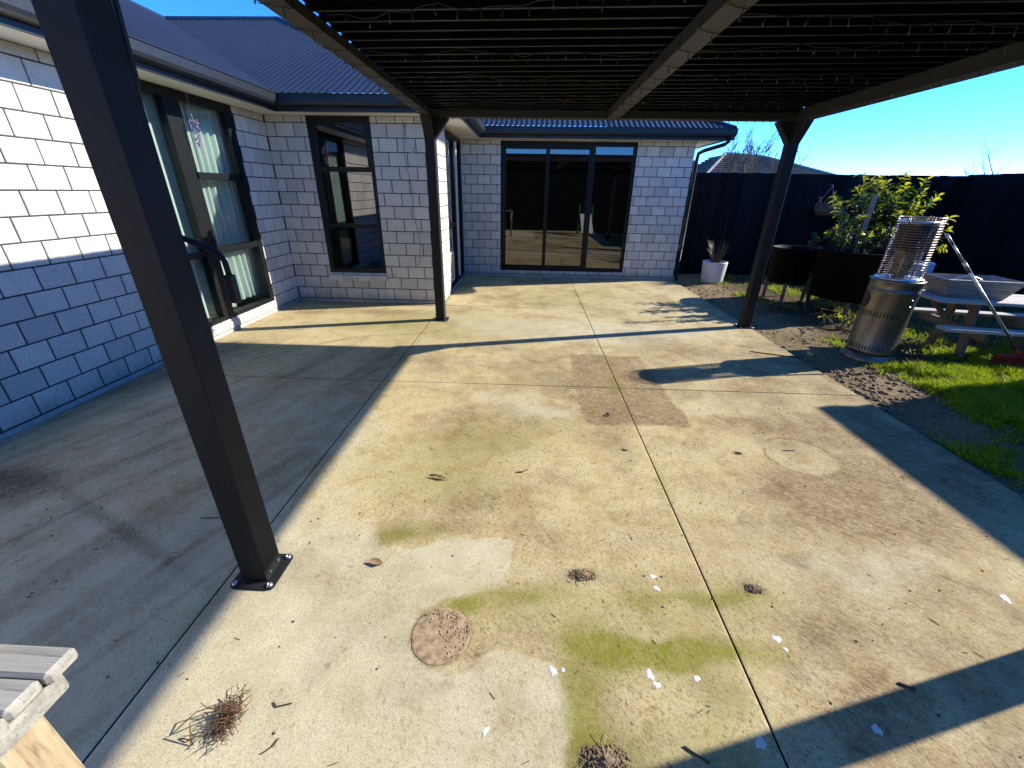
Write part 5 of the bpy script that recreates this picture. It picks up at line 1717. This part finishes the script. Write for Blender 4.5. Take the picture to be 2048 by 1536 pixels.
def heap(name, label, x, y, r, h, n, seed):
    rn = random.Random(seed)
    mb = MB()
    n *= 4
    clod(mb, x, y, -.002, r * .55, rn)
    mb.v = [(vx, y + (vy - y) * .55, vz * h / (r * .5)) for (vx, vy, vz) in mb.v]
    for k in range(n):
        a_ = rn.uniform(0, 6.283); q = r * math.sqrt(rn.random()) * rn.uniform(.7, 1.1)
        clod(mb, x + q * math.cos(a_), y + q * math.sin(a_) * .55, -.001 + max(0, h * (1 - q / r)) * rn.uniform(.2, .8), rn.uniform(.002, .0065) * (1.4 - q / r), rn)
    for k in range(n // 10):
        a_ = rn.uniform(0, 6.283); q = r * rn.random()
        p = Vector((x + q * math.cos(a_), y + q * math.sin(a_) * .55, .003 + max(0, h * (1 - q / r)) * .6))
        b_ = rn.uniform(0, 6.283); L_ = rn.uniform(.012, .035)
        mb.tube([p, p + Vector((L_ * math.cos(b_), L_ * math.sin(b_), rn.uniform(-.002, .004)))], .0010, 3, 1, caps=False)
    return tag(mb.build(name, ['dirt_clod', 'straw'], None, True), label, 'dirt heap', 'dirt heaps on the patio')
heap('dirt_heap', 'flat dirt heap with dry leaf bits right of the round stain', .28, 1.31, .075, .014, 60, 1)
heap('dirt_heap', 'dark dirt heap right of the long joint', 1.01, 1.28, .05, .016, 45, 2)
heap('dirt_heap', 'mound of dirt and moss at the bottom edge', .27, .655, .085, .030, 90, 3)
heap('dirt_heap', 'small dark dirt lump near the planter ring print', 1.41, 2.32, .03, .014, 16, 4)
heap('dirt_heap', 'small dirt lump left of the long joint in mid patio', .67, 2.31, .025, .012, 10, 6)
# dried dirt plate left by a plant pot
rn = random.Random(17)
n_ = 44
vs_, fs_ = [], []
for j, (f_, z_) in enumerate(((1.0, .0005), (.985, .0018), (.93, .0024), (.6, .0028), (.3, .0030))):
    for i in range(n_):
        t_ = 6.283 * i / n_
        r_ = .1115 * f_ * (1 + .012 * math.sin(3 * t_ + 1) + .012 * math.sin(7 * t_) + rn.uniform(-.008, .008))
        vs_.append((-.29 + r_ * math.cos(t_), 1.01 + r_ * math.sin(t_), z_ * rn.uniform(.96, 1.04)))
for j in range(4):
    for i in range(n_):
        k2 = (i + 1) % n_
        fs_.append((j * n_ + i, j * n_ + k2, (j + 1) * n_ + k2, (j + 1) * n_ + i))
fs_.append(tuple(4 * n_ + i for i in range(n_)))
dd_ = MB().add(vs_, fs_)
for k in range(130):
    a_ = rn.uniform(-1.2, 2.4); q_ = .108 * math.sqrt(rn.random())
    clod(dd_, -.29 + q_ * math.cos(a_), 1.01 + q_ * math.sin(a_), .0035, rn.uniform(.0015, .0045), rn)
tag(dd_.build('dirt_disc', 'disc_dirt'), 'round flat disc of dried brown dirt on the pale concrete', 'dirt disc')
# dry root clump
rc = thing('root_clump', 'dry brown root clump with long twigs on pale concrete', 'root clump', (-.90, .70, 0))
rn = random.Random(6)
mb = MB()
for k in range(260):
    c = Vector((-.905 + rn.gauss(0, .016), .70 + rn.gauss(0, .026), rn.uniform(.002, .024)))
    d = Vector((rn.uniform(-1, 1), rn.uniform(-1, 1), rn.uniform(-.5, .8))).normalized() * rn.uniform(.015, .05)
    e = c + d
    e.z = max(.002, e.z)
    mid_ = c.lerp(e, .5) + Vector((rn.uniform(-.008, .008), rn.uniform(-.008, .008), .004))
    mb.tube([c, mid_, e], [.0014, .0011, .0007], 4, caps=False)
mb.build('root_fibre', 'root_brown', rc)
for pts in (((-.92, .735, .03), (-1.0, .70, .035), (-1.05, .655, .004)), ((-.91, .72, .03), (-.97, .68, .04), (-.99, .665, .045), (-.975, .63, .003)), ((-.89, .78, .05), (-.895, .745, .02)), ((-.86, .76, .03), (-.89, .73, .02)), ((-.845, .72, .03), (-.87, .70, .015)), ((-.95, .66, .01), (-.985, .64, .008), (-1.02, .645, .003))):
    MB().tube(pts, .0018, 5).build('twig', 'root_brown', rc, True)
def stick(label, pts, r=.0022, mat='twig_dark', cat='twig'):
    o = MB().tube(pts, r, 5).build('twig', mat)
    tag(o, label, cat, 'twigs lying on the patio')
stick('long straight twig at the right slab edge left of the heater', [(2.42, 4.31, .004), (2.65, 4.22, .006), (2.88, 4.13, .004)], .005)
stick('bent dark twig lying on pale concrete right of the root clump', [(-.79, .755, .003), (-.775, .742, .003), (-.73, .755, .003)])
stick('curved dark twig at the bottom edge right of root clump', [(-.72, .66, .003), (-.725, .64, .004), (-.75, .62, .003)])
stick('thin twig in the shade left of the near post', [(-1.63, 1.55, .003), (-1.58, 1.555, .004), (-1.53, 1.56, .003)])
stick('forked reddish twig on tan concrete in mid patio', [(-.035, 2.03, .003), (.0, 2.03, .006), (.03, 2.06, .003)], .004, 'root_brown')
stick('small twig on the planter ring print', [(1.72, 2.37, .003), (1.80, 2.375, .003)], .003)
stick('dark twig in the shadow band at lower right', [(1.33, .92, .003), (1.37, .90, .003)], .005)
stick('short dark twig near the bottom edge right of the white dropping', [(.52, .70, .003), (.58, .66, .003)], .003)
def dleaf(label, x, y, r, L, W):
    vs = [(0, 0, .004), (-W, L * .35, .012), (0, L * .4, .003), (W, L * .35, .016), (-W * .7, L * .75, .010), (0, L * .75, .004), (W * .7, L * .75, .02), (0, L, .012)]
    o = MB().add(vs, [(0, 2, 1), (0, 3, 2), (1, 2, 5, 4), (2, 3, 6, 5), (4, 5, 7), (5, 6, 7)]).build('dead_leaf', 'dead_leaf', None, True)
    o.location = (x, y, 0); o.rotation_euler = (0, 0, r)
    tag(o, label, 'leaf', 'dead leaves on the patio')
dleaf('curled brown dead leaf right of the near left post', -.61, 1.32, 1.5, .075, .016)
dleaf('long tan dead leaf in mid patio below the shadow edge', -.43, 1.93, 1.35, .13, .013)
dleaf('small dead leaf near the corner of the brown mat print', .64, 2.75, .4, .05, .012)
mb = MB()
rnd = random.Random(99)
for k in range(520):
    if k < 320:
        x, y = rnd.uniform(-1.2, 2.8), rnd.uniform(.5, 3.6)
    else:
        x, y = rnd.uniform(-3.3, -1.2), rnd.uniform(.7, 4)
    clod(mb, x, y, -.0008, rnd.choice((.0022, .0028, .0035, .0045, .006)), rnd)
for k in range(240):
    x, y = rnd.uniform(-2.5, 2.8), rnd.uniform(.5, 4)
    a_ = rnd.uniform(0, 6.28); L = rnd.uniform(.008, .03)
    mb.tube([(x, y, .0015), (x + L * math.cos(a_), y + L * math.sin(a_), .002)], .0011, 3, caps=False)
tag(mb.build('dirt_crumbs', 'twig_dark'), kind='stuff')
